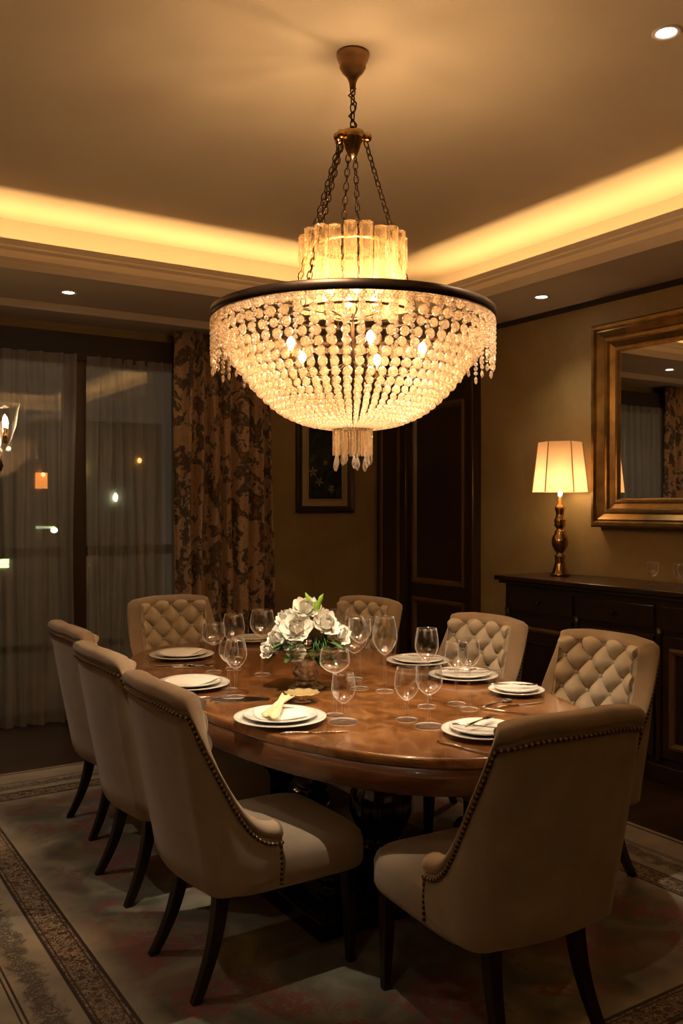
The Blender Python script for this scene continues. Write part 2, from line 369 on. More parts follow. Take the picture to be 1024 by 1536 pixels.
# ------------------------------------------------------------------ rug
hx, hy = 1.50, 1.96
rug = MB().box(-hx, hx, -hy, hy, 0, .012).build('rug', rug_mat(hx, hy)); rug.location = (1.92, 3.24, 0)
tag(rug, 'faded floral rug with bordered edge spread under the dining table', 'rug')

# ------------------------------------------------------------------ curtains
def folds(name, x0, x1, y, z0, z1, amp, per, mat, thick=.003, flare=.0, parent=None, seed=1, ny=14):
    rnd = random.Random(seed); nx = int((x1 - x0) / per * 14); ph = 0; xs = []; off = []
    w = [rnd.uniform(.7, 1.35) for _ in range(60)]
    for i in range(nx + 1):
        t = i / nx; q = t * (x1 - x0) / per
        k = int(q); ph = sum(w[:k]) + w[k] * (q - k)
        xs.append(t); off.append(math.sin(2 * PI * ph) + .35 * math.sin(4.3 * PI * ph + 1))
    v = []; uv = []; arc = 0
    for i in range(nx + 1):
        for j in range(ny + 1):
            s = j / ny; a = amp * (1 - .35 * s)
            x = x0 + (x1 - x0) * xs[i] + .012 * math.sin(6 * s + i * .13)
            v.append((x, y + a * off[i] + .01 * math.sin(5 * s + i * .05), z0 + (z1 - z0) * s))
    f = [(i * (ny + 1) + j, (i + 1) * (ny + 1) + j, (i + 1) * (ny + 1) + j + 1, i * (ny + 1) + j + 1) for i in range(nx) for j in range(ny)]
    o = pyd(name, v, f, mat, parent, True)
    ul = o.data.uv_layers.new(name='UVMap'); al = [0]
    for i in range(nx): al.append(al[-1] + math.hypot(v[(i + 1) * (ny + 1)][0] - v[i * (ny + 1)][0], v[(i + 1) * (ny + 1)][1] - v[i * (ny + 1)][1]))
    for lp in o.data.loops: ul.data[lp.index].uv = (al[lp.vertex_index // (ny + 1)], v[lp.vertex_index][2])
    if thick:
        m = o.modifiers.new('thickness', 'SOLIDIFY'); m.thickness = thick
    return o
tag(folds('sheer_curtain', .95, 1.80, 6.25, .015, 2.56, .034, .105, M['sheer'], 0, seed=3), 'sheer grey curtain left of the dark window mullion, at the photo\'s left edge', 'curtain')
tag(folds('sheer_curtain', 1.90, 2.54, 6.27, .015, 2.56, .034, .10, M['sheer'], 0, seed=5), 'sheer grey curtain between the dark mullion and the floral curtain', 'curtain')
tag(folds('floral_curtain', 2.52, 3.34, 6.18, .01, 2.79, .058, .115, M['brocade'], seed=8), 'heavy floral brocade curtain hanging in folds left of the framed picture', 'curtain')
tag(folds('floral_curtain', .15, .98, 6.20, .01, 2.79, .035, .125, M['brocade'], seed=11), 'floral brocade curtain seen only as a reflection in the gilt mirror', 'curtain')

# ------------------------------------------------------------------ picture
pf = thing('framed_picture', 'framed dark flower picture on the wall between curtain and door', 'picture', (3.95, YW, 1.45))
pfn = lambda u, v, p: (u, -p, v)
rect_sweep('frame', -.28, .28, 0, .86, [(0, 0), (0, .035), (.012, .045), (.035, .04), (.052, .025), (.055, .012)], pfn, M['darkwood'], pf)
rect_sweep('mat_board', -.225, .225, .055, .805, [(0, .012), (.045, .016), (.05, .026), (.058, .026), (.062, .012)], pfn, M['backplate'], pf)
def painting():
    m, nt, b, o = new_mat('dark_lily_painting'); L = nt.links.new; v = coords(nt, (1, 1, .6))
    n = N(nt, 'ShaderNodeTexNoise', Scale=7.0, Detail=4.0, Distortion=1.5); L(v, n.inputs[0])
    L(ramp(nt, n.outputs[0], [(.4, (.010, .014, .010)), (.52, (.02, .032, .018)), (.62, (.05, .06, .035)), (.72, (.15, .13, .10))]), b.inputs['Base Color']); b.inputs['Roughness'].default_value = .25; return m
LILM = simple('painted_lily', (.22, .19, .11), .6)
cv = box('canvas', -.17, .17, -.014, -.008, .11, .75, painting(), pf)
for (cx, cz, s_, a0) in ((-.12, .34, .05, .4), (-.06, .26, .045, -.3), (.06, .2, .04, .9), (.0, .42, .03, .2)):
    lil = MB()
    for k in range(5):
        a = a0 + k * 1.25; dx, dz = math.cos(a), math.sin(a); nx_, nz_ = -dz, dx
        lil.add([(cx, -.016, cz), (cx + dx * s_ * .5 + nx_ * s_ * .22, -.017, cz + dz * s_ * .5 + nz_ * s_ * .22), (cx + dx * s_, -.016, cz + dz * s_), (cx + dx * s_ * .5 - nx_ * s_ * .22, -.017, cz + dz * s_ * .5 - nz_ * s_ * .22)], [(0, 1, 2, 3)])
    lil.build('painted_lily', LILM, cv)

# ------------------------------------------------------------------ mirror
mr = thing('wall_mirror', 'large mirror in a stepped antique gold frame above the sideboard', 'mirror', (XR, 0, 0))
mfn = lambda u, v, p: (-p, u, v)
MY0, MY1, MZ0, MZ1 = 2.15, 3.99, 1.37, 2.66
rect_sweep('frame', MY0, MY1, MZ0, MZ1, [(0, 0), (0, .085), (.012, .10), (.03, .10), (.04, .085), (.05, .088), (.085, .06), (.095, .066), (.11, .066), (.12, .05), (.15, .035), (.158, .042), (.172, .042), (.18, .03), (.185, .018)], mfn, M['gold'], mr)
box('mirror_glass', -.024, -.018, MY0 + .17, MY1 - .17, MZ0 + .17, MZ1 - .17, M['mirror'], mr)

# ------------------------------------------------------------------ sideboard
SX, SY0, SY1, SH = 4.03, 1.9, 4.42, 1.05
sb = thing('sideboard', 'dark carved wooden sideboard standing against the right wall', 'sideboard', ((SX + XR) / 2, (SY0 + SY1) / 2, 0))
sx0 = SX - (SX + XR) / 2; sx1 = -sx0 - .03; hyb = (SY1 - SY0) / 2
tp = MB(); tp.box(sx0, sx1, -hyb, hyb, SH - .03, SH); tp.box(sx0 + .02, sx1, -hyb + .02, hyb - .02, SH - .05, SH - .03)
bevel(tp.build('worktop', M['sidewood'], sb), .006)
box('body', sx0 + .06, sx1, -hyb + .05, hyb - .05, .09, SH - .05, M['sidewood'], sb)
box('plinth', sx0 + .04, sx1, -hyb + .03, hyb - .03, 0, .10, M['sidewood'], sb, bev=.008)
fy = lambda u, v, p: (sx0 + .06 - p, u, v)
nd = 4; wdt = (2 * hyb - .16) / nd
for k in range(nd):
    y0 = -hyb + .08 + k * wdt; y1 = y0 + wdt
    dr = box('drawer', sx0 + .04, sx0 + .06, y0 + .03, y1 - .03, .83, .96, M['sidewood'], sb, bev=.004)
    lathe('knob', [(0, .0), (.006, 0), (.006, .012), (.014, .02), (.012, .03), (0, .034)], M['bronze'], dr, 12, (0, 0, 0)).matrix_local = Matrix.Translation((sx0 + .04, (y0 + y1) / 2, .895)) @ Matrix.Rotation(-PI / 2, 4, 'Y')
    dd = box('door', sx0 + .04, sx0 + .06, y0 + .03, y1 - .03, .14, .80, M['sidewood'], sb, bev=.004)
    rect_sweep('panel_moulding', y0 + .08, y1 - .08, .2, .74, [(0, .02), (0, .032), (.015, .038), (.03, .03), (.035, .02)], fy, M['moulding'] if k % 2 else M['sidewood'], dd)
    rect_sweep('panel_moulding', y0 + .16, y1 - .16, .29, .65, [(0, .02), (0, .028), (.01, .032), (.02, .02)], fy, M['sidewood'], dd)
for k in range(nd + 1):
    y = -hyb + .08 + k * wdt
    q = MB(); zs = [.12, .16, .2, .24, .5, .72, .76, .8, .84]; rs = [.026, .02, .026, .016, .024, .016, .026, .02, .026]
    q.tube([(sx0 + .055, y, z) for z in zs], rs, 10); q.build('pilaster', M['sidewood'], sb, True)

# table lamp on the sideboard
LX, LY = 4.35, 4.14
lp = thing('table_lamp', 'turned brass table lamp with lit cream shade on the sideboard', 'lamp', (LX, LY, SH), R(12))
lathe('base', [(0, 0), (.062, 0), (.064, .012), (.05, .024), (.045, .04), (.036, .07), (.03, .10), (.035, .125), (.036, .13), (.024, .14), (.022, .148), (.035, .165), (.052, .2), (.054, .225), (.048, .255), (.034, .275), (.036, .285), (.03, .295), (.02, .305), (.03, .318), (.038, .33), (.034, .345), (.04, .355), (.036, .37), (.028, .38), (.026, .41), (.032, .43), (.034, .445), (.022, .46), (.012, .475), (.012, .52), (0, .52)], M['brass'], lp, 32)
sh = MB(); seg = 6; rb, rt, zb, zt = .178, .140, .545, .87
for (ra, rb_, off) in ((rb, rt, 0),):
    v = []; f = []
    for k in range(seg):
        a = 2 * PI * k / seg
        v += [(rb * math.cos(a), rb * math.sin(a), zb), (rt * math.cos(a), rt * math.sin(a), zt)]
    for k in range(seg): k2 = (k + 1) % seg; f.append((2 * k, 2 * k2, 2 * k2 + 1, 2 * k + 1))
    sh.add(v, f)
shade = sh.build('lamp_shade', M['shade'], lp)
rib = MB()
for k in range(seg):
    a = 2 * PI * k / seg; rib.tube([(rb * math.cos(a), rb * math.sin(a), zb), (rt * math.cos(a), rt * math.sin(a), zt)], .0035, 6)
rib.build('seam_piping', simple('shade_piping', (.45, .28, .14), .7), shade)
bl = lathe('bulb', [(0, .52), (.012, .52), (.014, .55), (.03, .59), (.03, .615), (.018, .64), (0, .645)], M['bulb'], lp, 16)
def point(name, loc, e, col=WARM, rad=.02, parent=None):
    ld = bpy.data.lights.new(name, 'POINT'); ld.energy = e; ld.color = col; ld.shadow_soft_size = rad
    o = bpy.data.objects.new(name, ld); C.objects.link(o); o.location = loc
    if parent: o.parent = parent
    return o
point('lamp_light', (0, 0, .68), E_LAMP, (1, .48, .19), .035, lp)

# small glasses on the sideboard
def gob(name, h, rb_, bh, rim, foot, label, cat, loc, group=None, liquid=False):
    t = thing(name, label, cat, loc, 0, group); st = h - bh
    # bowl: thin shell
    out = []
    for i in range(21):
        s = (i / 20) ** 1.4
        r_ = rb_ * math.sin(min(1, s / .5) * PI / 2) ** .62 if s < .5 else rb_ + (rim - rb_) * ((s - .5) / .5) ** 1.5
        out.append((max(r_, .004), st + bh * s))
    inn = [(max(r - .0016, .001), z + (.0015 if i == 0 else 0)) for i, (r, z) in enumerate(out)][::-1]
    lathe('bowl', [(0.0005, st)] + out + inn, M['glass'], t, 28)
    lathe('stem', [(foot * .12, .006), (.007, .014), (.0055, .03), (.0052, st * .7), (.009, st), (.004, st + .004)], M['glass'], t, 12)
    lathe('foot', [(0, 0), (foot, 0), (foot, .0022), (foot * .97, .003), (foot * .5, .005), (foot * .12, .008), (0, .008)], M['glass'], t, 28)
    return t

small = [(4.28, 3.36), (4.33, 3.22), (4.24, 3.12), (4.34, 3.02), (4.26, 2.9)]
sl = ['first small stemmed glass from the lamp, on the sideboard', 'second small stemmed glass from the lamp, on the sideboard', 'third small stemmed glass from the lamp, on the sideboard',
      'fourth small stemmed glass from the lamp, on the sideboard', 'small stemmed glass on the sideboard nearest the photo\'s right edge']
for (x, y), l in zip(small, sl): gob('small_glass', .13, .032, .085, .030, .03, l, 'glass', (x, y, SH), 'small glasses on the sideboard')

# ------------------------------------------------------------------ torchiere by the window (its glass shade enters the frame)
tl = thing('floor_lamp', 'clear tulip glass floor lamp glowing at the left edge before the window', 'lamp', (1.035, 5.0, 0))
lathe('base', [(0, 0), (.14, 0), (.14, .015), (.05, .03), (.02, .06), (0, .06)], M['bronze'], tl, 32, (-.38, .1, 0))
tp_ = MB(); tp_.tube([(-.38, .1, .05), (-.38, .1, 1.3), (-.36, .095, 1.45), (-.25, .065, 1.56), (-.1, .025, 1.58), (-.02, .004, 1.62), (0, 0, 1.68), (0, 0, 1.74)], .012, 12); tp_.build('pole', M['bronze'], tl, True)
lathe('shade_holder', [(0, 1.69), (.02, 1.69), (.03, 1.72), (.02, 1.75), (0, 1.75)], M['bronze'], tl, 16)
lathe('glass_shade', [(.012, 1.72), (.03, 1.78), (.07, 1.86), (.095, 1.94), (.105, 2.02), (.115, 2.05), (.113, 2.05), (.103, 2.02), (.093, 1.94), (.068, 1.86), (.028, 1.785), (.012, 1.725)], M['glass'], tl)
for k in range(4):
    a = k * PI / 2 + .5; c = lathe('bulb', [(0, 0), (.010, .002), (.013, .03), (.008, .055), (0, .07)], M['bulb'], tl, 10); c.location = (.055 * math.cos(a), .055 * math.sin(a), 1.92)
    lathe('candle_sleeve', [(0, 0), (.012, 0), (.012, .08), (0, .08)], M['brass'], tl, 10).location = (.055 * math.cos(a), .055 * math.sin(a), 1.84)
point('torchiere_light', (0, 0, 1.97), .3, WARM, .05, tl)

# ------------------------------------------------------------------ downlights
def downlight(x, y, z, label, e, col=SPOT, size=100, aim=None):
    t = thing('recessed_downlight', label, 'ceiling light', (x, y, z), 0, 'recessed downlights')
    lathe('trim_ring', [(.052, -.0), (.052, -.006), (.046, -.008), (.036, -.004), (.034, 0)], M['white'], t, 28)
    lathe('lens', [(0, -.002), (.035, -.002), (.035, 0), (0, 0)], M['lens'], t, 24)
    ld = bpy.data.lights.new('downlight', 'SPOT'); ld.energy = e; ld.color = col; ld.spot_size = R(size); ld.spot_blend = 1.0; ld.shadow_soft_size = .03
    o = bpy.data.objects.new('downlight', ld); C.objects.link(o); o.parent = t; o.location = (0, 0, -.02)
    if aim: o.rotation_euler = (Vector(aim) - Vector((x, y, z))).to_track_quat('-Z', 'Y').to_euler()
    return t
downlight(2.81, 2.15, ZC, 'round recessed downlight in the high ceiling, top right corner', E_SPOT * 5.0, size=46, aim=(1.85, 2.95, .76))
downlight(4.19, 4.15, ZS, 'round recessed downlight in the lower soffit above the sideboard', E_SPOT * .35)
downlight(1.60, 5.67, ZS, 'round recessed downlight in the soffit before the window', E_SPOT * .3)
downlight(.95, 2.15, ZC, 'recessed downlight in the high ceiling above the left chairs, out of frame', E_SPOT * 5.2, size=46, aim=(2.0, 2.95, .76))
downlight(-.2, 3.9, ZC, 'recessed downlight in the high ceiling far to the left, out of frame', E_SPOT * .8, col=COOL)
downlight(-.2, .9, ZC, 'recessed downlight in the high ceiling beside the camera, out of frame', E_SPOT * .35, col=COOL)

# ------------------------------------------------------------------ chandelier
CX, CY = 1.92, 2.91
ch = thing('chandelier', 'large bronze rimmed basket chandelier of crystal beads over the table', 'chandelier', (CX, CY, 0))
lathe('canopy', [(0, ZC), (.062, ZC), (.064, ZC - .012), (.058, ZC - .03), (.05, ZC - .045), (.052, ZC - .055), (.04, ZC - .075), (.03, ZC - .085), (.022, ZC - .095), (.014, ZC - .115), (.012, ZC - .135), (0, ZC - .14)], simple('bronze_gold_canopy', (.30, .17, .08), .4, .7, nscale=8, namt=.3), ch)
def chain(name, a, b, ll=.034, wire=.0026, parent=ch, twist=0):
    a, b = Vector(a), Vector(b); L = (b - a).length; n = max(2, int(L / (ll * .74))); t = (b - a).normalized()
    s1 = t.cross(Vector((0, 1, .1))).normalized(); s2 = t.cross(s1); mb = MB()
    for i in range(n):
        c = a + (b - a) * ((i + .5) / n); sd = (s1 * math.cos(twist + i * 1.57) + s2 * math.sin(twist + i * 1.57))
        nrm = t.cross(sd); v = []; f = []
        for j in range(12):
            w = 2 * PI * j / 12; p = c + t * (ll / 2 * math.cos(w)) + sd * (ll * .27 * math.sin(w)); o_ = (t * math.cos(w) + sd * math.sin(w)).normalized()
            for k in range(5):
                u = 2 * PI * k / 5; v.append(p + (o_ * math.cos(u) + nrm * math.sin(u)) * wire)
        for j in range(12):
            for k in range(5): f.append((j * 5 + k, ((j + 1) % 12) * 5 + k, ((j + 1) % 12) * 5 + (k + 1) % 5, j * 5 + (k + 1) % 5))
        mb.add(v, f)
    return mb.build(name, M['bronze'], parent, True)
chain('upper_chain', (0, 0, ZC - .13), (0, 0, 2.965), .04, .003)
cord = MB(); cord.tube([(.016 * math.cos(q * 1.3), .016 * math.sin(q * 1.3), ZC - .13 - q * .0165) for q in range(11)], .0032, 6); cord.build('power_cord', M['bronze'], ch, True)
lathe('hub', [(0, 2.98), (.012, 2.975), (.02, 2.96), (.045, 2.955), (.05, 2.945), (.046, 2.925), (.03, 2.89), (.022, 2.87), (.01, 2.855), (0, 2.85)], M['brass'], ch)
NCH = 6
CHA = [math.atan2(-.84 * math.cos(R(q)) - .54 * math.sin(R(q)), -.54 * math.cos(R(q)) + .84 * math.sin(R(q))) for q in (82, 170, 196, -112, -78, -50)]
for a, k in zip(CHA, range(NCH)):
    sp = MB(); v, f = ico(.019, .019, 2); sp.add(v + (.058 * math.cos(a), .058 * math.sin(a), 2.932), f); sp.build('hub_ball', M['brass'], ch, True)
    chain('suspension_chain', (.05 * math.cos(a), .05 * math.sin(a), 2.915), (.245 * math.cos(a), .245 * math.sin(a), 2.25), .036, .0026, ch, k)
RR = .545
lathe('rim_ring', [(RR, 2.215), (RR + .006, 2.217), (RR + .006, 2.249), (RR, 2.252), (RR - .012, 2.249), (RR - .012, 2.217), (RR, 2.215)], M['bronze'], ch, 96)
inner = MB(); inner.lathe([(.25, 2.235), (.256, 2.24), (.25, 2.246), (.244, 2.24), (.25, 2.235)], 48)
for a in CHA:
    inner.tube([(.2 * math.cos(a), .2 * math.sin(a), 2.24), (RR * math.cos(a), RR * math.sin(a), 2.238)], .004, 6)
inner.build('inner_frame', M['bronze'], ch, True)
# beaded gallery just below the rim
gal = MB(); v, f = ico(.0085, .0085, 1)
for k in range(240):
    a = 2 * PI * k / 240
    for zz, dr in ((2.206, 0), (2.193, .001)): gal.add(v + ((RR - .003 + dr) * math.cos(a + zz), (RR - .003 + dr) * math.sin(a + zz), zz), f)
gal.build('bead_gallery', M['bead'], ch)
prof = [(.525, 2.205), (.508, 2.14), (.478, 2.085), (.435, 2.03), (.372, 1.95), (.29, 1.875), (.20, 1.828), (.12, 1.808), (.072, 1.805)]
def resample(pr, step_fn):
    pts = [Vector((r, 0, z)) for r, z in pr]; fine = []
    for i in range(len(pts) - 1):
        p0 = pts[max(i - 1, 0)]; p1 = pts[i]; p2 = pts[i + 1]; p3 = pts[min(i + 2, len(pts) - 1)]
        for q in range(40):
            t = q / 40; fine.append(.5 * ((2 * p1) + (-p0 + p2) * t + (2 * p0 - 5 * p1 + 4 * p2 - p3) * t * t + (-p0 + 3 * p1 - 3 * p2 + p3) * t ** 3))
    out = []; acc = 0; need = step_fn(fine[0].x); last = fine[0]; out.append(fine[0])
    for p in fine[1:]:
        acc += (p - last).length; last = p
        if acc >= need: out.append(p); acc = 0; need = step_fn(p.x)
    return out
NS = 60
brad = lambda r: max(.0055, min(.0175, .80 * PI * r / NS))
pts = resample(prof, lambda r: 2 * brad(r) + .0035)
iv, jf = ico(1, 1, 2)
variants = []
for q in range(4):
    mb = MB()
    for p in pts:
        b = brad(p.x) * random.uniform(.9, 1.06); rot = np.array(Matrix.Rotation(random.uniform(0, 6), 3, 'Z') @ Matrix.Rotation(random.uniform(0, 3), 3, 'X'))
        mb.add((iv @ rot.T) * (b * .8, b, b * 1.08) + (p.x, random.uniform(-.001, .001), p.z), jf)
    mb.tube([tuple(p) for p in pts[::2]], .0008, 4)
    me = bpy.data.meshes.new('crystal_strand'); me.from_pydata(mb.v, [], mb.f); me.materials.append(M['bead']); variants.append(me)
for k in range(NS):
    o = bpy.data.objects.new('crystal_strand', variants[k % 4]); C.objects.link(o); o.parent = ch; o.rotation_euler = (0, 0, 2 * PI * k / NS)
fv = []
for q, L_ in enumerate((.135, .155, .12)):
    mb = MB(); z = 2.195; iv1, if1 = ico(1, 1, 1)
    while z > 2.195 - L_:
        b = .0095; rot = np.array(Matrix.Rotation(random.uniform(0, 6), 3, 'Z')); mb.add((iv1 @ rot.T) * b + (RR - .002, 0, z), if1); z -= .0185
    mb.add(iv1 * (.0075, .0075, .017) + (RR - .002, 0, z - .01), if1)
    me = bpy.data.meshes.new('fringe_strand'); me.from_pydata(mb.v, [], mb.f); me.materials.append(M['bead']); fv.append(me)
for k in range(NS):
    o = bpy.data.objects.new('fringe_strand', fv[k % 3]); C.objects.link(o); o.parent = ch; o.rotation_euler = (0, 0, 2 * PI * k / NS)
# crown of crystal bars
cb = MB(); n_ = 14
for i in range(n_): pass
def bar_mesh(name, rad, z0, z1, flutes=6):
    mb = MB(); v = []; f = []; nz = 12; ns = 18
    for i in range(nz + 1):
        for k in range(ns):
            a = 2 * PI * k / ns + i * .12; r_ = rad * (1 + .13 * math.cos(flutes * a)); v.append((r_ * math.cos(a), r_ * math.sin(a), z0 + (z1 - z0) * i / nz))
    for i in range(nz):
        for k in range(ns): f.append((i * ns + k, i * ns + (k + 1) % ns, (i + 1) * ns + (k + 1) % ns, (i + 1) * ns + k))
    f.append(tuple(range(ns))[::-1]); f.append(tuple(nz * ns + k for k in range(ns)))
    me = bpy.data.meshes.new(name); me.from_pydata(v, [], f); me.materials.append(M['bar']); return me
bm_ = bar_mesh('crown_bar', .023, 0, .285)
for k in range(20):
    a = 2 * PI * k / 20; o = bpy.data.objects.new('crown_bar', bm_); C.objects.link(o); o.parent = ch; o.location = (.188 * math.cos(a), .188 * math.sin(a), 2.255 + (.01 if k % 3 else 0)); o.rotation_euler = (0, 0, k * .7)
lathe('crown_light_baffle', [(.140, 2.505), (.164, 2.505), (.164, 2.511), (.140, 2.511), (.140, 2.505)], M['brass'], ch, 64)  # hidden ring added inside the crown to shape the light circle on the ceiling
# bottom tassel
lathe('tassel_ring', [(.062, 1.80), (.078, 1.802), (.078, 1.812), (.062, 1.814), (.062, 1.80)], M['bronze'], ch, 32)
bm2 = bar_mesh('tassel_bar', .0085, 0, .10, 4)
for k in range(18):
    a = 2 * PI * k / 18; o = bpy.data.objects.new('tassel_bar', bm2); C.objects.link(o); o.parent = ch; o.location = (.07 * math.cos(a), .07 * math.sin(a), 1.70); o.rotation_euler = (0, 0, k)
dm = MB().lathe([(0, 0), (.004, .002), (.010, .014), (.011, .024), (.007, .042), (.003, .052), (.003, .062), (0, .064)], 10)
me = bpy.data.meshes.new('tassel_drop'); me.from_pydata(dm.v, [], dm.f); me.materials.append(M['drop'])
for k in range(9):
    a = 2 * PI * k / 9 + .2; o = bpy.data.objects.new('tassel_drop', me); C.objects.link(o); o.parent = ch; o.location = (.068 * math.cos(a), .068 * math.sin(a), 1.638 + .012 * (k % 3))
# bulbs and their light
bp_ = [(0, 0), (.007, .002), (.014, .012), (.016, .022), (.014, .032), (.007, .042), (0, .046)]
def lamp_bulb(x, y, z, e):
    sl_ = lathe('lamp_socket', [(0, 0), (.010, 0), (.010, .05), (0, .05)], M['brass'], ch, 12); sl_.location = (x, y, z - .05)
    b_ = lathe('bulb', bp_, M['bulb'], ch, 12); b_.location = (x, y, z)
    point('bulb_light', (x, y, z + .022), e, WARM, .02, ch)
for k in range(6):
    a = 2 * PI * k / 6 + .1; lamp_bulb(.11 * math.cos(a), .11 * math.sin(a), 2.30, E_CROWN)
for k in range(5):
    a = 2 * PI * k / 5 + .6; lamp_bulb(.27 * math.cos(a), .27 * math.sin(a), 2.09, E_BASKET)
bf = MB()
for k in range(5):
    a = 2 * PI * k / 5 + .6; bf.tube([(.02 * math.cos(a), .02 * math.sin(a), 2.06), (.15 * math.cos(a), .15 * math.sin(a), 2.0), (.27 * math.cos(a), .27 * math.sin(a), 2.04)], .004, 6)
for k in range(6):
    a = 2 * PI * k / 6 + .1; bf.tube([(.0, .0, 2.22), (.11 * math.cos(a), .11 * math.sin(a), 2.25)], .004, 6)
bf.tube([(0, 0, 2.25), (0, 0, 2.0)], .008, 8); bf.tube([(0, 0, 2.238), (.25, 0, 2.24)], .003, 6); bf.tube([(0, 0, 2.238), (-.25, 0, 2.24)], .003, 6)
bf.build('lamp_arms', M['bronze'], ch, True)

# ------------------------------------------------------------------ dining table
TCX, TCY, TA, TB, TE = 2.0, 3.25, .68, 1.30, 2.45
tb = thing('dining_table', 'large oval polished wood dining table with thick edge in the room\'s middle', 'table', (TCX, TCY, 0))
def slab(name, pr, mat, seg=128, ex=TE):
    v = []; f = []; n = len(pr)
    for k in range(seg):
        a = 2 * PI * k / seg; ca, sa = math.cos(a), math.sin(a)
        ux = math.copysign(abs(ca) ** (2 / ex), ca); uy = math.copysign(abs(sa) ** (2 / ex), sa)
        for d, z in pr: v.append(((TA - d) * ux, (TB - d) * uy, z))
    for k in range(seg):
        k2 = (k + 1) % seg
        for i in range(n - 1): f.append((k * n + i, k2 * n + i, k2 * n + i + 1, k * n + i + 1))
    f.append(tuple(k * n for k in range(seg))); f.append(tuple(k * n + n - 1 for k in range(seg)))
    o = fixn(pyd(name, v, f, mat, tb)); 
    for p in o.data.polygons: p.use_smooth = len(p.vertices) == 4
    return o
slab('tabletop', [(.05, .725), (.004, .727), (0, .732), (0, .752), (.003, .757), (.008, .76)], M['table'])
slab('apron', [(.05, .645), (.006, .645), (.002, .65), (.001, .728), (.05, .73)], M['tableedge'])
ped = [(.13, .15), (.14, .17), (.10, .19), (.07, .22), (.10, .27), (.125, .33), (.12, .40), (.08, .47), (.06, .52), (.08, .56), (.12, .60), (.13, .65)]
for y in (-.42, .42): lathe('pedestal', [(0, .15)] + ped + [(0, .65)], M['blackwood'], tb, 32, (0, y, 0))
pl = MB(); pl.box(-.42, .42, -.66, .66, .012, .085); pl.box(-.36, .36, -.60, .60, .085, .12); bevel(pl.build('plinth', M['blackwood'], tb), .008)
for x in (-.3, .3):
    for y in (-.54, .54): lathe('corner_finial', [(0, .12), (.05, .12), (.045, .135), (.03, .145), (.055, .165), (.062, .19), (.05, .215), (.028, .23), (.034, .245), (.022, .262), (.010, .275), (0, .28)], M['blackwood'], tb, 24, (x, y, 0))

# ------------------------------------------------------------------ chairs
GROUPC = 'upholstered chairs around the dining table'
def rr_path():
    # plan outline of the shell, from left arm front round the back to right arm front (outer line)
    pts = []; hw = .262; yb = -.262; rc = .075
    for i in range(10): pts.append((-hw + .004 * (1 - i / 10), -.03 - i / 10 * (.262 - .03 - .075)))
    y1 = yb + rc
    for i in range(15):
        a = PI + i / 14 * PI / 2; pts.append((-hw + rc + rc * math.cos(a), y1 + rc * math.sin(a)))
    for i in range(1, 24):
        t = i / 24; x = (-hw + rc) + t * 2 * (hw - rc); pts.append((x, yb - .022 * math.sin(PI * t)))
    left = pts[:25]; return pts + [(-x, y) for x, y in left[::-1]]
PTH = rr_path(); NP = len(PTH)
arc = [0]
for i in range(1, NP): arc.append(arc[-1] + math.dist(PTH[i], PTH[i - 1]))
LT = arc[-1]; CORN = .215          # arc length of the sloping side
def htop(s):
    q = min(s, LT - s) / CORN
    return .535 + .415 * (q ** 2.7) if q < 1 else .95 + .022 * min(1, (q - 1) * 1.5) ** .6
def nrm(i):
    a = PTH[max(i - 1, 0)]; b = PTH[min(i + 1, NP - 1)]; dx, dy = b[0] - a[0], b[1] - a[1]; l = math.hypot(dx, dy); return (-dy / l, dx / l)   # points inwards
def rake(x, y, h):
    k = max(0, h - .34) / .63; w = min(1, max(0, (-y + .05) / .3))
    return (x * (1 + .05 * k), y - .115 * (k ** 1.15) * w, h)
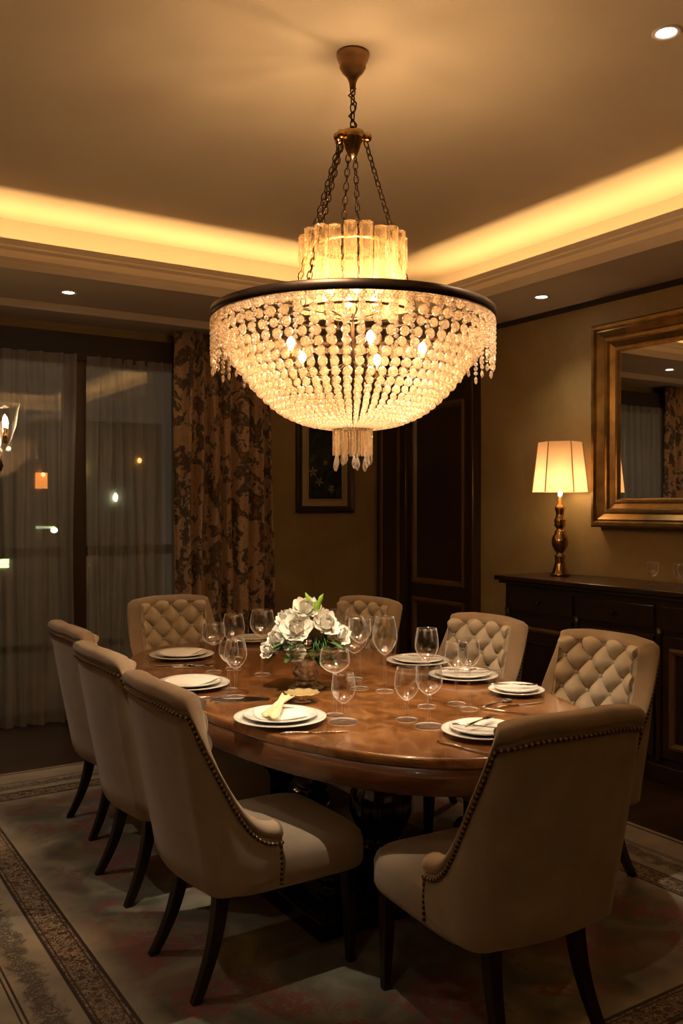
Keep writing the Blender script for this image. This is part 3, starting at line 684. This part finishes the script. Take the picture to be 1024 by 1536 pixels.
def make_chair():
    t = thing('dining_chair', '', 'chair', (0, 0, 0), 0, GROUPC)
    TH = .062
    # outer shell
    v = []; n1 = 14
    for i in range(NP):
        nx_, ny_ = nrm(i); H = htop(arc[i]) - .045; q = min(arc[i], LT - arc[i]) / CORN
        zb = .335 + .012 * (1 - min(1, q))
        for j in range(n1):
            h = zb + (H - zb) * j / (n1 - 1); o_ = -.008 * math.sin(PI * min(1, j / (n1 - 1)))
            if j == 0: o_ = .012
            if j == 1: h = zb + .012
            v.append(rake(PTH[i][0] + nx_ * o_, PTH[i][1] + ny_ * o_, h))
    f = [(i * n1 + j, i * n1 + j + 1, (i + 1) * n1 + j + 1, (i + 1) * n1 + j) for i in range(NP - 1) for j in range(n1 - 1)]
    # underside + front return of the shell
    n = len(v)
    for i in range(NP):
        nx_, ny_ = nrm(i); H = htop(arc[i]) - .045
        v.append(rake(PTH[i][0] + nx_ * TH, PTH[i][1] + ny_ * TH, .34)); v.append(rake(PTH[i][0] + nx_ * TH, PTH[i][1] + ny_ * TH, H))
    for i in range(NP - 1): f.append((i * n1, (i + 1) * n1, n + 2 * (i + 1), n + 2 * i))
    for i in (0, NP - 1): f.append(tuple([i * n1 + j for j in range(n1)] + [n + 2 * i + 1, n + 2 * i]))
    fixn(pyd('back_shell', v, f, M['velvet'], t, True))
    # rolled edge
    v = []; ns = 12
    for i in range(NP):
        nx_, ny_ = nrm(i); H = htop(arc[i]); 
        for k in range(ns):
            a = 2 * PI * k / ns; o_ = TH * .5 - .003 + (TH * .5 + .006) * math.cos(a); h = H - .030 + .030 * math.sin(a) * (1 if math.sin(a) > 0 else .9)
            v.append(rake(PTH[i][0] + nx_ * o_, PTH[i][1] + ny_ * o_, h))
    f = [(i * ns + k, (i + 1) * ns + k, (i + 1) * ns + (k + 1) % ns, i * ns + (k + 1) % ns) for i in range(NP - 1) for k in range(ns)]
    for i in (0, NP - 1): f.append(tuple(i * ns + k for k in range(ns)))
    fixn(pyd('rolled_edge', v, f, M['roll'], t, True))
    # inner padded and button-tufted face
    v = []; n2 = 92; buttons = []; su, sv = .062, .066
    fi = []; 
    for i in range(NP - 1):
        for q in range(3): fi.append(i + q / 3)
    fi.append(NP - 1.0)
    mid = LT / 2
    for s in fi:
        i = min(int(s), NP - 2); w = s - i; x = PTH[i][0] * (1 - w) + PTH[i + 1][0] * w; y = PTH[i][1] * (1 - w) + PTH[i + 1][1] * w
        na, nb = nrm(i), nrm(i + 1); nx_ = na[0] * (1 - w) + nb[0] * w; ny_ = na[1] * (1 - w) + nb[1] * w
        sa = arc[i] * (1 - w) + arc[i + 1] * w; H = htop(sa) - .012; u = sa - mid
        for j in range(n2):
            h = .42 + (H - .42) * j / (n2 - 1); a = u / su + (h - .79) / sv; b = u / su - (h - .79) / sv
            bul = (abs(math.sin(PI * a / 2 * 1.0)) * abs(math.sin(PI * b / 2 * 1.0))) ** .38
            edge = min(1, max(0, (H - h) / .03)); side = min(1, max(0, (.325 - abs(u)) / .04))
            m_ = edge * side * min(1, max(0, (h - .50) / .04))
            o_ = TH - .004 + .012 * (1 - m_) * (edge) - .022 * (1 - edge) ** 2 + m_ * (.050 * bul - .022)
            v.append(rake(x + nx_ * o_, y + ny_ * o_, h))
    f = [(i * n2 + j, (i + 1) * n2 + j, (i + 1) * n2 + j + 1, i * n2 + j + 1) for i in range(len(fi) - 1) for j in range(n2 - 1)]
    tf = fixn(pyd('tufted_backrest', v, f, M['velvet2'], t, True))
    # buttons on the lattice a,b even
    def at(u, h, o_):
        sa = u + mid; i = max(k for k in range(NP - 1) if arc[k] <= sa); w = (sa - arc[i]) / (arc[i + 1] - arc[i])
        x = PTH[i][0] * (1 - w) + PTH[i + 1][0] * w; y = PTH[i][1] * (1 - w) + PTH[i + 1][1] * w; n_ = nrm(i)
        return rake(x + n_[0] * o_, y + n_[1] * o_, h)
    bv, bfc = ico(.009, .009, 2)
    bme = bpy.data.meshes.new('button'); bme.from_pydata([tuple(q) for q in bv], [], bfc); bme.materials.append(M['velvet2']); bme.polygons.foreach_set('use_smooth', [True] * len(bfc))
    for A in range(-14, 15, 2):
        for B in range(-14, 15, 2):
            u = (A + B) / 2 * su; h = .79 + (A - B) / 2 * sv
            if abs(u) < .31 and .55 < h < htop(u + mid) - .04:
                o = bpy.data.objects.new('button', bme); C.objects.link(o); o.parent = tf; o.location = at(u, h, TH - .012)
    # nailhead trim: under the roll along the outside, and down the front edge of each arm
    nb_ = MB(); nv, nf = ico(.0068, .0068, 1)
    path = []
    for i in range(NP):
        nx_, ny_ = nrm(i); path.append(Vector(rake(PTH[i][0] - nx_ * .006, PTH[i][1] - ny_ * .006, htop(arc[i]) - .062)))
    for side in (0, NP - 1):
        nx_, ny_ = nrm(side); seq = [Vector(rake(PTH[side][0] - nx_ * .006, PTH[side][1] - .008, h)) for h in (.345, .42, htop(0) - .064)]
        path = (seq + path) if side == 0 else (path + seq[::-1])
    acc = 0; last = path[0]
    for p in path[1:]:
        sg = p - last; l = sg.length; d = acc
        while d <= l:
            nb_.add(nv + np.array(last + sg * (d / l if l else 0)), nf); d += .0165
        acc = d - l; last = p
    nb_.build('nailhead_trim', M['nail'], t, True, 'stuff')
    band = MB(); band.tube([tuple(p) for p in path], .0055, 5, False); band.build('piping', simple('dark_trim_tape', (.045, .025, .016), .7) if 'dark_trim_tape' not in bpy.data.materials else bpy.data.materials['dark_trim_tape'], t, True)
    # seat: rounded box
    v = []; f = []; seg = 48
    pr = [(.03, .325), (.006, .33), (0, .345), (0, .41), (.006, .43), (.022, .445), (.05, .455), (.10, .463), (.18, .467), (.24, .468)]
    n = len(pr)
    for k in range(seg):
        a = 2 * PI * k / seg; ca, sa = math.cos(a), math.sin(a); ex = 6
        ux = math.copysign(abs(ca) ** (2 / ex), ca); uy = math.copysign(abs(sa) ** (2 / ex), sa)
        for d, z in pr: v.append(((.262 - d) * ux * (1.0 + .0 * uy), .042 + (.268 - d) * uy, z))
    for k in range(seg):
        k2 = (k + 1) % seg
        for i in range(n - 1): f.append((k * n + i, k2 * n + i, k2 * n + i + 1, k * n + i + 1))
    f.append(tuple(k * n for k in range(seg))); f.append(tuple(k * n + n - 1 for k in range(seg)))
    fixn(pyd('seat', v, f, M['velvet'], t, True))
    # legs
    def leg(p0, p1, bow, w0, w1, z0=.335):
        v = []; f = []; m_ = 10
        for i in range(m_ + 1):
            s = i / m_; w = w0 + (w1 - w0) * s; z = z0 * (1 - s) + .012 * s
            x = p0[0] + (p1[0] - p0[0]) * s ** bow; y = p0[1] + (p1[1] - p0[1]) * s ** bow
            for a, b in ((-1, -1), (1, -1), (1, 1), (-1, 1)): v.append((x + a * w / 2, y + b * w / 2, z))
        for i in range(m_):
            for k in range(4): f.append((i * 4 + k, i * 4 + (k + 1) % 4, (i + 1) * 4 + (k + 1) % 4, (i + 1) * 4 + k))
        f.append((0, 1, 2, 3)); f.append(tuple(m_ * 4 + k for k in range(4)))
        o = fixn(pyd('leg', v, f, M['legwood'], t)); bevel(o, .004); return o
    for s in (-1, 1):
        leg((s * .215, .235), (s * .215, .245), 1, .044, .026)
        leg((s * .15, -.19), (s * .175, -.285), 1.9, .046, .030)
    return t
proto = make_chair()
chairs = [ # x, y, rotation, scale z, label
 (1.36, 2.66, R(-90), 'beige chair in the left foreground, its nailhead-trimmed side towards the camera'),
 (1.41, 3.40, R(-90), 'beige chair in the middle of the three on the table\'s left side'),
 (1.50, 4.13, R(-90), 'beige chair farthest back of the three on the table\'s left side'),
 (2.02, 4.70, R(180), 'tufted chair at the table\'s far end in front of the floral curtain'),
 (2.64, 4.27, R(100), 'tufted brown-beige chair just right of the flowers, before the door'),
 (2.63, 3.28, R(94), 'cream tufted chair on the right side, middle of the three there'),
 (2.64, 2.56, R(92), 'cream tufted chair on the right side nearest the camera, beside the sideboard'),
 (1.80, 1.985, R(-4), 'large beige chair in the right foreground seen from behind')]
for k, (x, y, rz, l) in enumerate(chairs):
    o = proto if k == 0 else copytree(proto)
    o.location = (x, y, 0); o.rotation_euler = (0, 0, rz); o['label'] = l

# ------------------------------------------------------------------ table setting
TZ = .76
def plate(x, y, r, label, double=True):
    t = thing('dinner_plate', label, 'plate', (x, y, TZ), 0, 'plates on the dining table')
    lathe('charger', [(0, .0), (r * .55, 0), (r * .6, .006), (r * .95, .016), (r, .019), (r * .995, .022), (r * .94, .020), (r * .6, .011), (0, .010)], M['china'], t, 64)
    if double:
        q = r * .80; lathe('top_plate', [(0, .012), (q * .6, .012), (q * .7, .017), (q * .97, .027), (q, .030), (q * .985, .032), (q * .93, .030), (q * .65, .024), (0, .023)], M['china'], t, 64)
    return t
P = [(1.708, 4.11, .157, 'white plate with soft napkin at the table\'s far left setting'),
     (1.462, 3.414, .157, 'white plate with folded napkin at the middle setting on the left'),
     (1.484, 2.702, .160, 'brightly lit white plate with gold-tied napkin at the left foreground setting'),
     (2.577, 3.347, .150, 'white plate before the middle right tufted chair, right of the tall wine glasses'),
     (2.52, 2.955, .150, 'white plate left of the small bread plate on the right side'),
     (2.49, 2.60, .110, 'small white plate before the nearest right tufted chair'),
     (1.95, 2.19, .135, 'white plate at the near end half hidden by the right foreground chair'),
     (2.236, 4.38, .12, 'white plate at the table\'s far end behind the glasses, left of the flowers')]
for (x, y, r, l) in P: plate(x, y, r, l)
def napkin(x, y, z, w, d, rz, label, style):
    t = thing('napkin', label, 'napkin', (x, y, z), rz, 'napkins on the plates')
    v = []; f = []; n = 24
    for layer, s in ((0, 1.0), (1, .97)):
        base = len(v)
        for i in range(n + 1):
            for j in range(n + 1):
                a, b = i / n * 2 - 1, j / n * 2 - 1; k = 1 - .12 * (a * a * b * b)
                h = .004 + layer * .006 + .003 * math.sin(3 * a + 2 * b + layer) * (1 + style) - .004 * max(abs(a), abs(b)) ** 6
                v.append((a * w / 2 * s * k, b * d / 2 * s * k, h))
        for i in range(n):
            for j in range(n): q = base + i * (n + 1) + j; f.append((q, q + n + 1, q + n + 2, q + 1))
    o = pyd('folded_cloth', v, f, M['napkin'], t, True); m = o.modifiers.new('t', 'SOLIDIFY'); m.thickness = .003
    return t
napkin(1.708, 4.11, TZ + .026, .20, .16, .5, 'loosely folded ivory napkin on the far left plate', .5)
napkin(1.462, 3.414, TZ + .026, .20, .17, .3, 'loosely folded ivory napkin on the middle left plate', .6)
nk = napkin(1.484, 2.702, TZ + .026, .19, .19, -.35, 'flat white napkin tied with gold cloth on the foreground left plate', 0)
rb2 = MB()
v = []; f = []; n = 16
for i in range(n + 1):
    s = i / n; w = .034 * (.40 + abs(s - .6) * 1.5); c = Vector((-.11 + .20 * s, .0, .016 + .012 * math.sin(PI * s) + .045 * max(0, s - .3)))
    for j in range(7):
        b = j / 6 * 2 - 1; v.append((c.x + b * w * .5, c.y + b * w * .85, c.z + .005 * math.cos(b * 6)))
for i in range(n):
    for j in range(6): f.append((i * 7 + j, (i + 1) * 7 + j, (i + 1) * 7 + j + 1, i * 7 + j + 1))
q = pyd('gold_tie', v, f, M['goldcloth'], nk, True); q.rotation_euler = (0, 0, R(62)); m = q.modifiers.new('t', 'SOLIDIFY'); m.thickness = .003; q['label'] = 'champagne gold twisted tie'

wg = 'glasses on the dining table'
G = [ # x, y, h, bowl r, bowl h, rim r, foot r, kind, label
 (1.53, 3.144, .225, .044, .115, .034, .040, 'wine_glass', 'tulip wine glass beside the middle left plate, on a silver tray'),
 (1.681, 3.679, .22, .052, .10, .046, .036, 'wine_glass', 'wide goblet leftmost in the group of glasses behind the middle left setting'),
 (1.793, 3.706, .25, .052, .13, .040, .038, 'wine_glass', 'tall wine glass in the left group before the far tufted chair'),
 (1.835, 3.505, .285, .054, .12, .044, .036, 'wine_glass', 'tall long-stemmed glass immediately left of the white flowers'),
 (1.568, 3.285, .20, .040, .09, .034, .036, 'wine_glass', 'glass standing just behind the tulip glass on the left'),
 (1.667, 2.584, .168, .042, .105, .035, .052, 'wine_glass', 'short goblet right of the gold-tied napkin, nearest the camera there'),
 (1.692, 2.68, .235, .054, .085, .048, .034, 'wine_glass', 'round bowled glass standing behind the short goblet at centre'),
 (2.30, 3.60, .25, .042, .12, .041, .036, 'wine_glass', 'straight glass partly hidden right behind the white flowers'),
 (2.03, 3.025, .285, .046, .10, .044, .036, 'wine_glass', 'slim wide-mouthed glass on a long stem right of the flowers'),
 (2.083, 2.923, .30, .050, .155, .036, .036, 'wine_glass', 'tallest tulip wine glass, right of the slim wide-mouthed glass'),
 (2.054, 2.615, .29, .044, .125, .036, .034, 'wine_glass', 'tall wine glass before the far right plate, behind the two central short glasses'),
 (1.867, 2.489, .182, .044, .115, .034, .038, 'wine_glass', 'short egg-shaped wine glass at the table\'s near middle'),
 (1.875, 2.375, .205, .045, .10, .042, .050, 'wine_glass', 'wine glass with wide foot touching the near plate\'s left side'),
 (2.176, 2.59, .235, .044, .105, .038, .034, 'wine_glass', 'left one of the two close wine glasses before the right plate'),
 (2.156, 2.498, .25, .040, .10, .038, .034, 'wine_glass', 'right one of the two close wine glasses before the right plate'),
 (2.12, 3.20, .27, .060, .16, .036, .038, 'wine_glass', 'broad red wine glass close to the right side of the flower bowl')]
for (x, y, h, rb_, bh, rim, ft, nm, l) in G: gob(nm, h, rb_, bh, rim, ft, l, 'glass', (x, y, TZ), wg)
# coasters
for (x, y, r, l) in ((1.667, 2.584, .068, 'round silver coaster under the short goblet at centre'), (1.857, 2.372, .060, 'round silver coaster under the wide-footed glass near the front plate')):
    pass
# silver trays and cutlery
def slab_obj(name, label, cat, x, y, rz, a, b, h=.004, mat='silver', ex=2.6, group=None):
    v = []; seg = 40; f = []; pr = [(0, 0), (0, h * .5), (.004, h), (.012, h * .7), (.02, h * .6)]
    n = len(pr)
    for k in range(seg):
        t_ = 2 * PI * k / seg; ca, sa = math.cos(t_), math.sin(t_); ux = math.copysign(abs(ca) ** (2 / ex), ca); uy = math.copysign(abs(sa) ** (2 / ex), sa)
        for d, z in pr: v.append(((a - d) * ux, (b - d) * uy, z))
    for k in range(seg):
        k2 = (k + 1) % seg
        for i in range(n - 1): f.append((k * n + i, k2 * n + i, k2 * n + i + 1, k * n + i + 1))
    f.append(tuple(k * n for k in range(seg))); f.append(tuple(k * n + n - 1 for k in range(seg)))
    o = fixn(pyd(name, v, f, M[mat], None, False)); o.location = (x, y, TZ); o.rotation_euler = (0, 0, rz); return tag(o, label, cat, group)
slab_obj('silver_tray', 'small oval silver tray before the middle left plate', 'tray', 1.52, 3.085, R(-25), .115, .05)
slab_obj('silver_tray', 'small oval silver tray before the far left plate', 'tray', 1.66, 3.86, R(-25), .10, .04)
def knife(x, y, rz, label, z=TZ):
    t = thing('table_knife', label, 'knife', (x, y, z), rz, 'cutlery on the dining table')
    hb = MB(); hb.tube([(-.11, 0, .004), (-.09, 0, .005), (-.03, 0, .004), (-.01, 0, .003)], [.003, .0055, .004, .003], 8); hb.build('handle', M['silver'], t, True)
    b = MB(); b.add([(-.01, -.004, .002), (.06, -.009, .002), (.10, -.006, .002), (.115, .003, .002), (.09, .004, .002), (-.01, .004, .002), (-.01, -.004, .004), (.06, -.009, .0035), (.10, -.006, .0035), (.115, .003, .0035), (.09, .004, .004), (-.01, .004, .004)],
              [(5, 4, 3, 2, 1, 0), (6, 7, 8, 9, 10, 11)] + [(i, (i + 1) % 6, (i + 1) % 6 + 6, i + 6) for i in range(6)]); b.build('blade', M['silver'], t)
    return t
def fork(x, y, rz, label, z=TZ):
    t = thing('table_fork', label, 'fork', (x, y, z), rz, 'cutlery on the dining table')
    hb = MB(); hb.tube([(-.10, 0, .003), (-.08, 0, .004), (0, 0, .006), (.03, 0, .004)], [.003, .0055, .0025, .003], 8); hb.build('handle', M['silver'], t, True)
    b = MB(); b.box(.025, .045, -.011, .011, .003, .005)
    for k in range(4): b.tube([(.044, -.009 + k * .006, .004), (.07, -.009 + k * .006, .003), (.09, -.009 + k * .006, .006)], [.0018, .0016, .0008], 6)
    b.build('tines', M['silver'], t); return t
def spoon(x, y, rz, label, z=TZ):
    t = thing('table_spoon', label, 'spoon', (x, y, z), rz, 'cutlery on the dining table')
    hb = MB(); hb.tube([(-.10, 0, .003), (-.08, 0, .004), (0, 0, .006), (.04, 0, .005)], [.003, .0055, .0025, .003], 8); hb.build('handle', M['silver'], t, True)
    v = []; f = []
    for i in range(6):
        for k in range(16):
            a = 2 * PI * k / 16; s = i / 5; v.append((.062 + .026 * s * math.cos(a), .017 * s * math.sin(a), .002 + .005 * s * s))
    for i in range(5):
        for k in range(16): f.append((i * 16 + k, i * 16 + (k + 1) % 16, (i + 1) * 16 + (k + 1) % 16, (i + 1) * 16 + k))
    o = pyd('spoon_bowl', v, f, M['silver'], t, True); m = o.modifiers.new('t', 'SOLIDIFY'); m.thickness = .0012; return t
knife(1.79, 2.09, R(-78), 'silver knife on bare wood left of the near end plate')
spoon(2.30, 2.50, R(12), 'silver spoon lying behind the near end plate, closest to the two glasses')
knife(2.36, 2.44, R(-4), 'silver knife lying between the small plate and the near end plate')
knife(2.24, 2.37, R(-62), 'silver knife resting just behind the near end plate')
fork(1.95, 2.20, R(20), 'silver fork lying on the near end plate', TZ + .041)
knife(1.93, 2.15, R(-50), 'silver knife lying on the near end plate', TZ + .034)
fork(2.50, 2.98, R(-30), 'silver fork lying on the plate left of the small bread plate', TZ + .034)
knife(2.56, 2.93, R(-30), 'silver knife lying on the plate left of the small bread plate', TZ + .034)
fork(2.48, 2.60, R(-35), 'silver fork lying on the small right plate', TZ + .034)
knife(2.57, 3.35, R(-40), 'silver knife lying on the plate before the middle right chair', TZ + .034)
knife(1.50, 2.50, R(-25), 'silver knife in front of the brightly lit foreground plate')
fork(1.42, 3.185, R(-25), 'silver fork beside the tray before the middle left plate')
spoon(1.60, 3.90, R(-25), 'silver spoon beside the tray before the far left plate')
# gold shell dish on a small stand
gd = thing('condiment_dish', 'small gold shell dish on a silver foot behind the foreground plate', 'dish', (1.706, 2.934, TZ))
lathe('foot', [(0, 0), (.035, 0), (.036, .004), (.018, .008), (.012, .014), (.02, .022), (0, .022)], M['silver'], gd, 24)
v = []; f = []
for i in range(8):
    for k in range(40):
        a = 2 * PI * k / 40; s = i / 7; r_ = .066 * s * (1 + .035 * math.cos(10 * a) * s); v.append((r_ * math.cos(a), r_ * math.sin(a), .022 + .014 * s * s + .002 * math.cos(10 * a) * s))
for i in range(7):
    for k in range(40): f.append((i * 40 + k, i * 40 + (k + 1) % 40, (i + 1) * 40 + (k + 1) % 40, (i + 1) * 40 + k))
o = pyd('shell_bowl', v, f, simple('pale_gold_dish', (.75, .58, .28), .3, .6), gd, True); m = o.modifiers.new('t', 'SOLIDIFY'); m.thickness = .002
# pedestal bowl
pb = thing('pedestal_bowl', 'silver and glass pedestal bowl carrying white flowers, centre of the table', 'bowl', (1.85, 3.15, TZ))
lathe('stand', [(0, 0), (.072, 0), (.074, .006), (.055, .014), (.044, .022), (.038, .03), (.046, .036), (.05, .045), (.046, .05), (.055, .056), (.057, .075), (.054, .095), (.058, .10), (.062, .12), (.066, .128), (0, .13)],
      (lambda m: m)(simple('chased_silver', (.42, .38, .33), .28, 1, nscale=60, namt=.6, bump=1.0, bscale=90)), pb, 40)
lathe('dish', [(0, .13), (.08, .131), (.13, .142), (.158, .162), (.163, .178), (.160, .178), (.154, .163), (.127, .147), (.08, .137), (0, .136)], glassy('smoked_glass', (.55, .55, .48), .14, .8, .05), pb, 56)
# flowers
fl = thing('flower_arrangement', 'white blossoms with green leaves and two bright buds in the pedestal bowl', 'flowers', (1.85, 3.15, TZ + .14))
def petal_pts(L_, W_, cup, tip, n=7, m_=5, rf=.0):
    v = []
    for i in range(n + 1):
        s = i / n; w = W_ * math.sin(PI * min(.97, s * .86 + .06)) ** .7
        for j in range(m_ + 1):
            b = j / m_ * 2 - 1; v.append((L_ * s * math.cos(cup * s), b * w / 2, L_ * s * math.sin(cup * s) + .22 * w * b * b + rf * math.sin(b * 5 + s * 6)))
    f = [(i * (m_ + 1) + j, (i + 1) * (m_ + 1) + j, (i + 1) * (m_ + 1) + j + 1, i * (m_ + 1) + j + 1) for i in range(n) for j in range(m_)]
    return np.array(v), f
def blossom(c, aim, r_, seed):
    rnd = random.Random(seed); mb = MB(); q = Vector(aim).to_track_quat('Z', 'Y').to_matrix()
    for ring, (cnt, L_, cup, lift) in enumerate(((6, 1.0, .35, .12), (6, .85, .8, .5), (5, .6, 1.1, .9), (3, .4, 1.2, 1.2))):
        for k in range(cnt):
            v, f = petal_pts(r_ * L_ * rnd.uniform(.88, 1.1), r_ * .95 * (1 - ring * .14), cup, 0, rf=.004)
            a = 2 * PI * (k + ring * .5) / cnt + rnd.uniform(-.15, .15)
            mt = np.array(q @ Matrix.Rotation(a, 3, 'Z') @ Matrix.Rotation(-lift, 3, 'Y')); mb.add(v @ mt.T + np.array(c), f)
    return mb.build('blossom', M['petal'], fl, True)
# in the camera's eyes: right axis (.84,-.54), towards camera (-.54,-.84)
def cp(rgt, tow, up): return (rgt * .84 - tow * .54, -rgt * .54 - tow * .84, up)
for i, (a, b, c, r_) in enumerate(((-.03, .06, .10, .075), (.07, .04, .115, .07), (.125, .02, .075, .06), (-.10, .03, .06, .065), (-.045, .08, .055, .05), (.0, .0, .165, .07), (-.07, -.02, .13, .06), (.03, -.06, .15, .06), (.08, -.05, .10, .06), (-.135, .04, .02, .05), (-.03, .10, .015, .045))):
    blossom(cp(a, b, c), cp(a * 1.2 + .01, b + .10, .08 + c * .5), r_, i)
lrnd = random.Random(4)
for i in range(34):
    a = lrnd.uniform(-PI, PI); v, f = petal_pts(lrnd.uniform(.10, .165), lrnd.uniform(.026, .045), -.5, 0)
    mt = np.array(Matrix.Rotation(a, 3, 'Z') @ Matrix.Rotation(-lrnd.uniform(.0, .6), 3, 'Y')); mb = MB(); mb.add(v @ mt.T + np.array((.03 * math.cos(a), .03 * math.sin(a), lrnd.uniform(.01, .04))), f); mb.build('leaf', M['leaf'], fl, True)
for i in range(22):
    mb = MB(); a = lrnd.uniform(.02, .085); b = lrnd.uniform(.06, .11); z = lrnd.uniform(.03, .07)
    mb.tube([cp(a, b * .5, z + .03), cp(a + .005, b * .9, z + .01), cp(a + lrnd.uniform(-.01, .03), b, z - .035)], [.003, .0025, .001], 5); mb.build('grass_blade', M['leaf'], fl, True)
for (dx, tx, hh) in ((.02, -.03, .20), (.045, .035, .19)):
    mb = MB(); mb.tube([cp(.03, 0, .15), cp(dx, 0, .19), cp(dx + tx * .5, 0, .15 + hh * .42), cp(dx + tx * .75, 0, .15 + hh * .50)], [.004, .010, .009, .001], 8); mb.build('green_bud', M['bud'], fl, True)
for i in range(9):
    mb = MB(); a = i * .7; v, f = petal_pts(.055, .016, .4, 0); mt = np.array(Matrix.Rotation(a, 3, 'Z') @ Matrix.Rotation(-.9, 3, 'Y')); mb.add(v @ mt.T + np.array(cp(.045, .02, .16)), f); mb.build('sepal', M['bud'], fl, True)

# ------------------------------------------------------------------ the city outside
def windir(px, py, Y): # position of something seen through the window at distance Y
    th = R(32.7); r_ = (px - 512) / 1342; z = Y / (math.cos(th) - r_ * math.sin(th)); return (z * math.sin(th) + r_ * z * math.cos(th), Y, 1.5 - (py - 760) / 1342 * z)
def building(x0, x1, y, z1, label, lights):
    t = thing('building', label, 'building', ((x0 + x1) / 2, y, -14)); w = (x1 - x0) / 2
    box('facade', -w, w, 0, 4, 0, z1 + 14, M['night'], t)
    for (lx, lz, w_, h_, col, st) in lights:
        cx, cz = lx - (x0 + x1) / 2, lz + 14
        if w_ > .15: box('lit_window', cx - w_, cx + w_, -.05, 0, cz - h_, cz + h_, emis('city_light', col, st), t)
        else:
            v, f = ico(1, 1, 2); pyd('street_light', v * (w_, .08, h_) + (cx, -.1, cz), f, emis('city_light', col, st), t, True)
lt = lambda px, py, Y: (windir(px, py, Y)[0], windir(px, py, Y)[2])
building(2, 7.6, 30, 3.2, 'dark building far outside with one orange lit window, left of the mullion', [(*lt(62, 721, 30), .19, .26, (1, .32, .06), 3), (*lt(64, 712, 30), .07, .07, (1, .25, .08), 20), (*lt(80, 795, 30), .12, .10, (.9, 1, .6), 8), (*lt(68, 791, 30), .3, .04, (.8, .9, .5), 1.5), (*lt(5, 845, 30), .16, .14, (.8, 1, .5), 6)])
building(8.2, 12.5, 32, 4.6, 'dark building far outside right of the mullion with scattered lights', [(*lt(121, 702, 32), .10, .14, (1, .75, .15), 14), (*lt(172, 746, 32), .08, .16, (.95, 1, .75), 14), (*lt(208, 691, 32), .08, .10, (1, .4, .12), 8)])
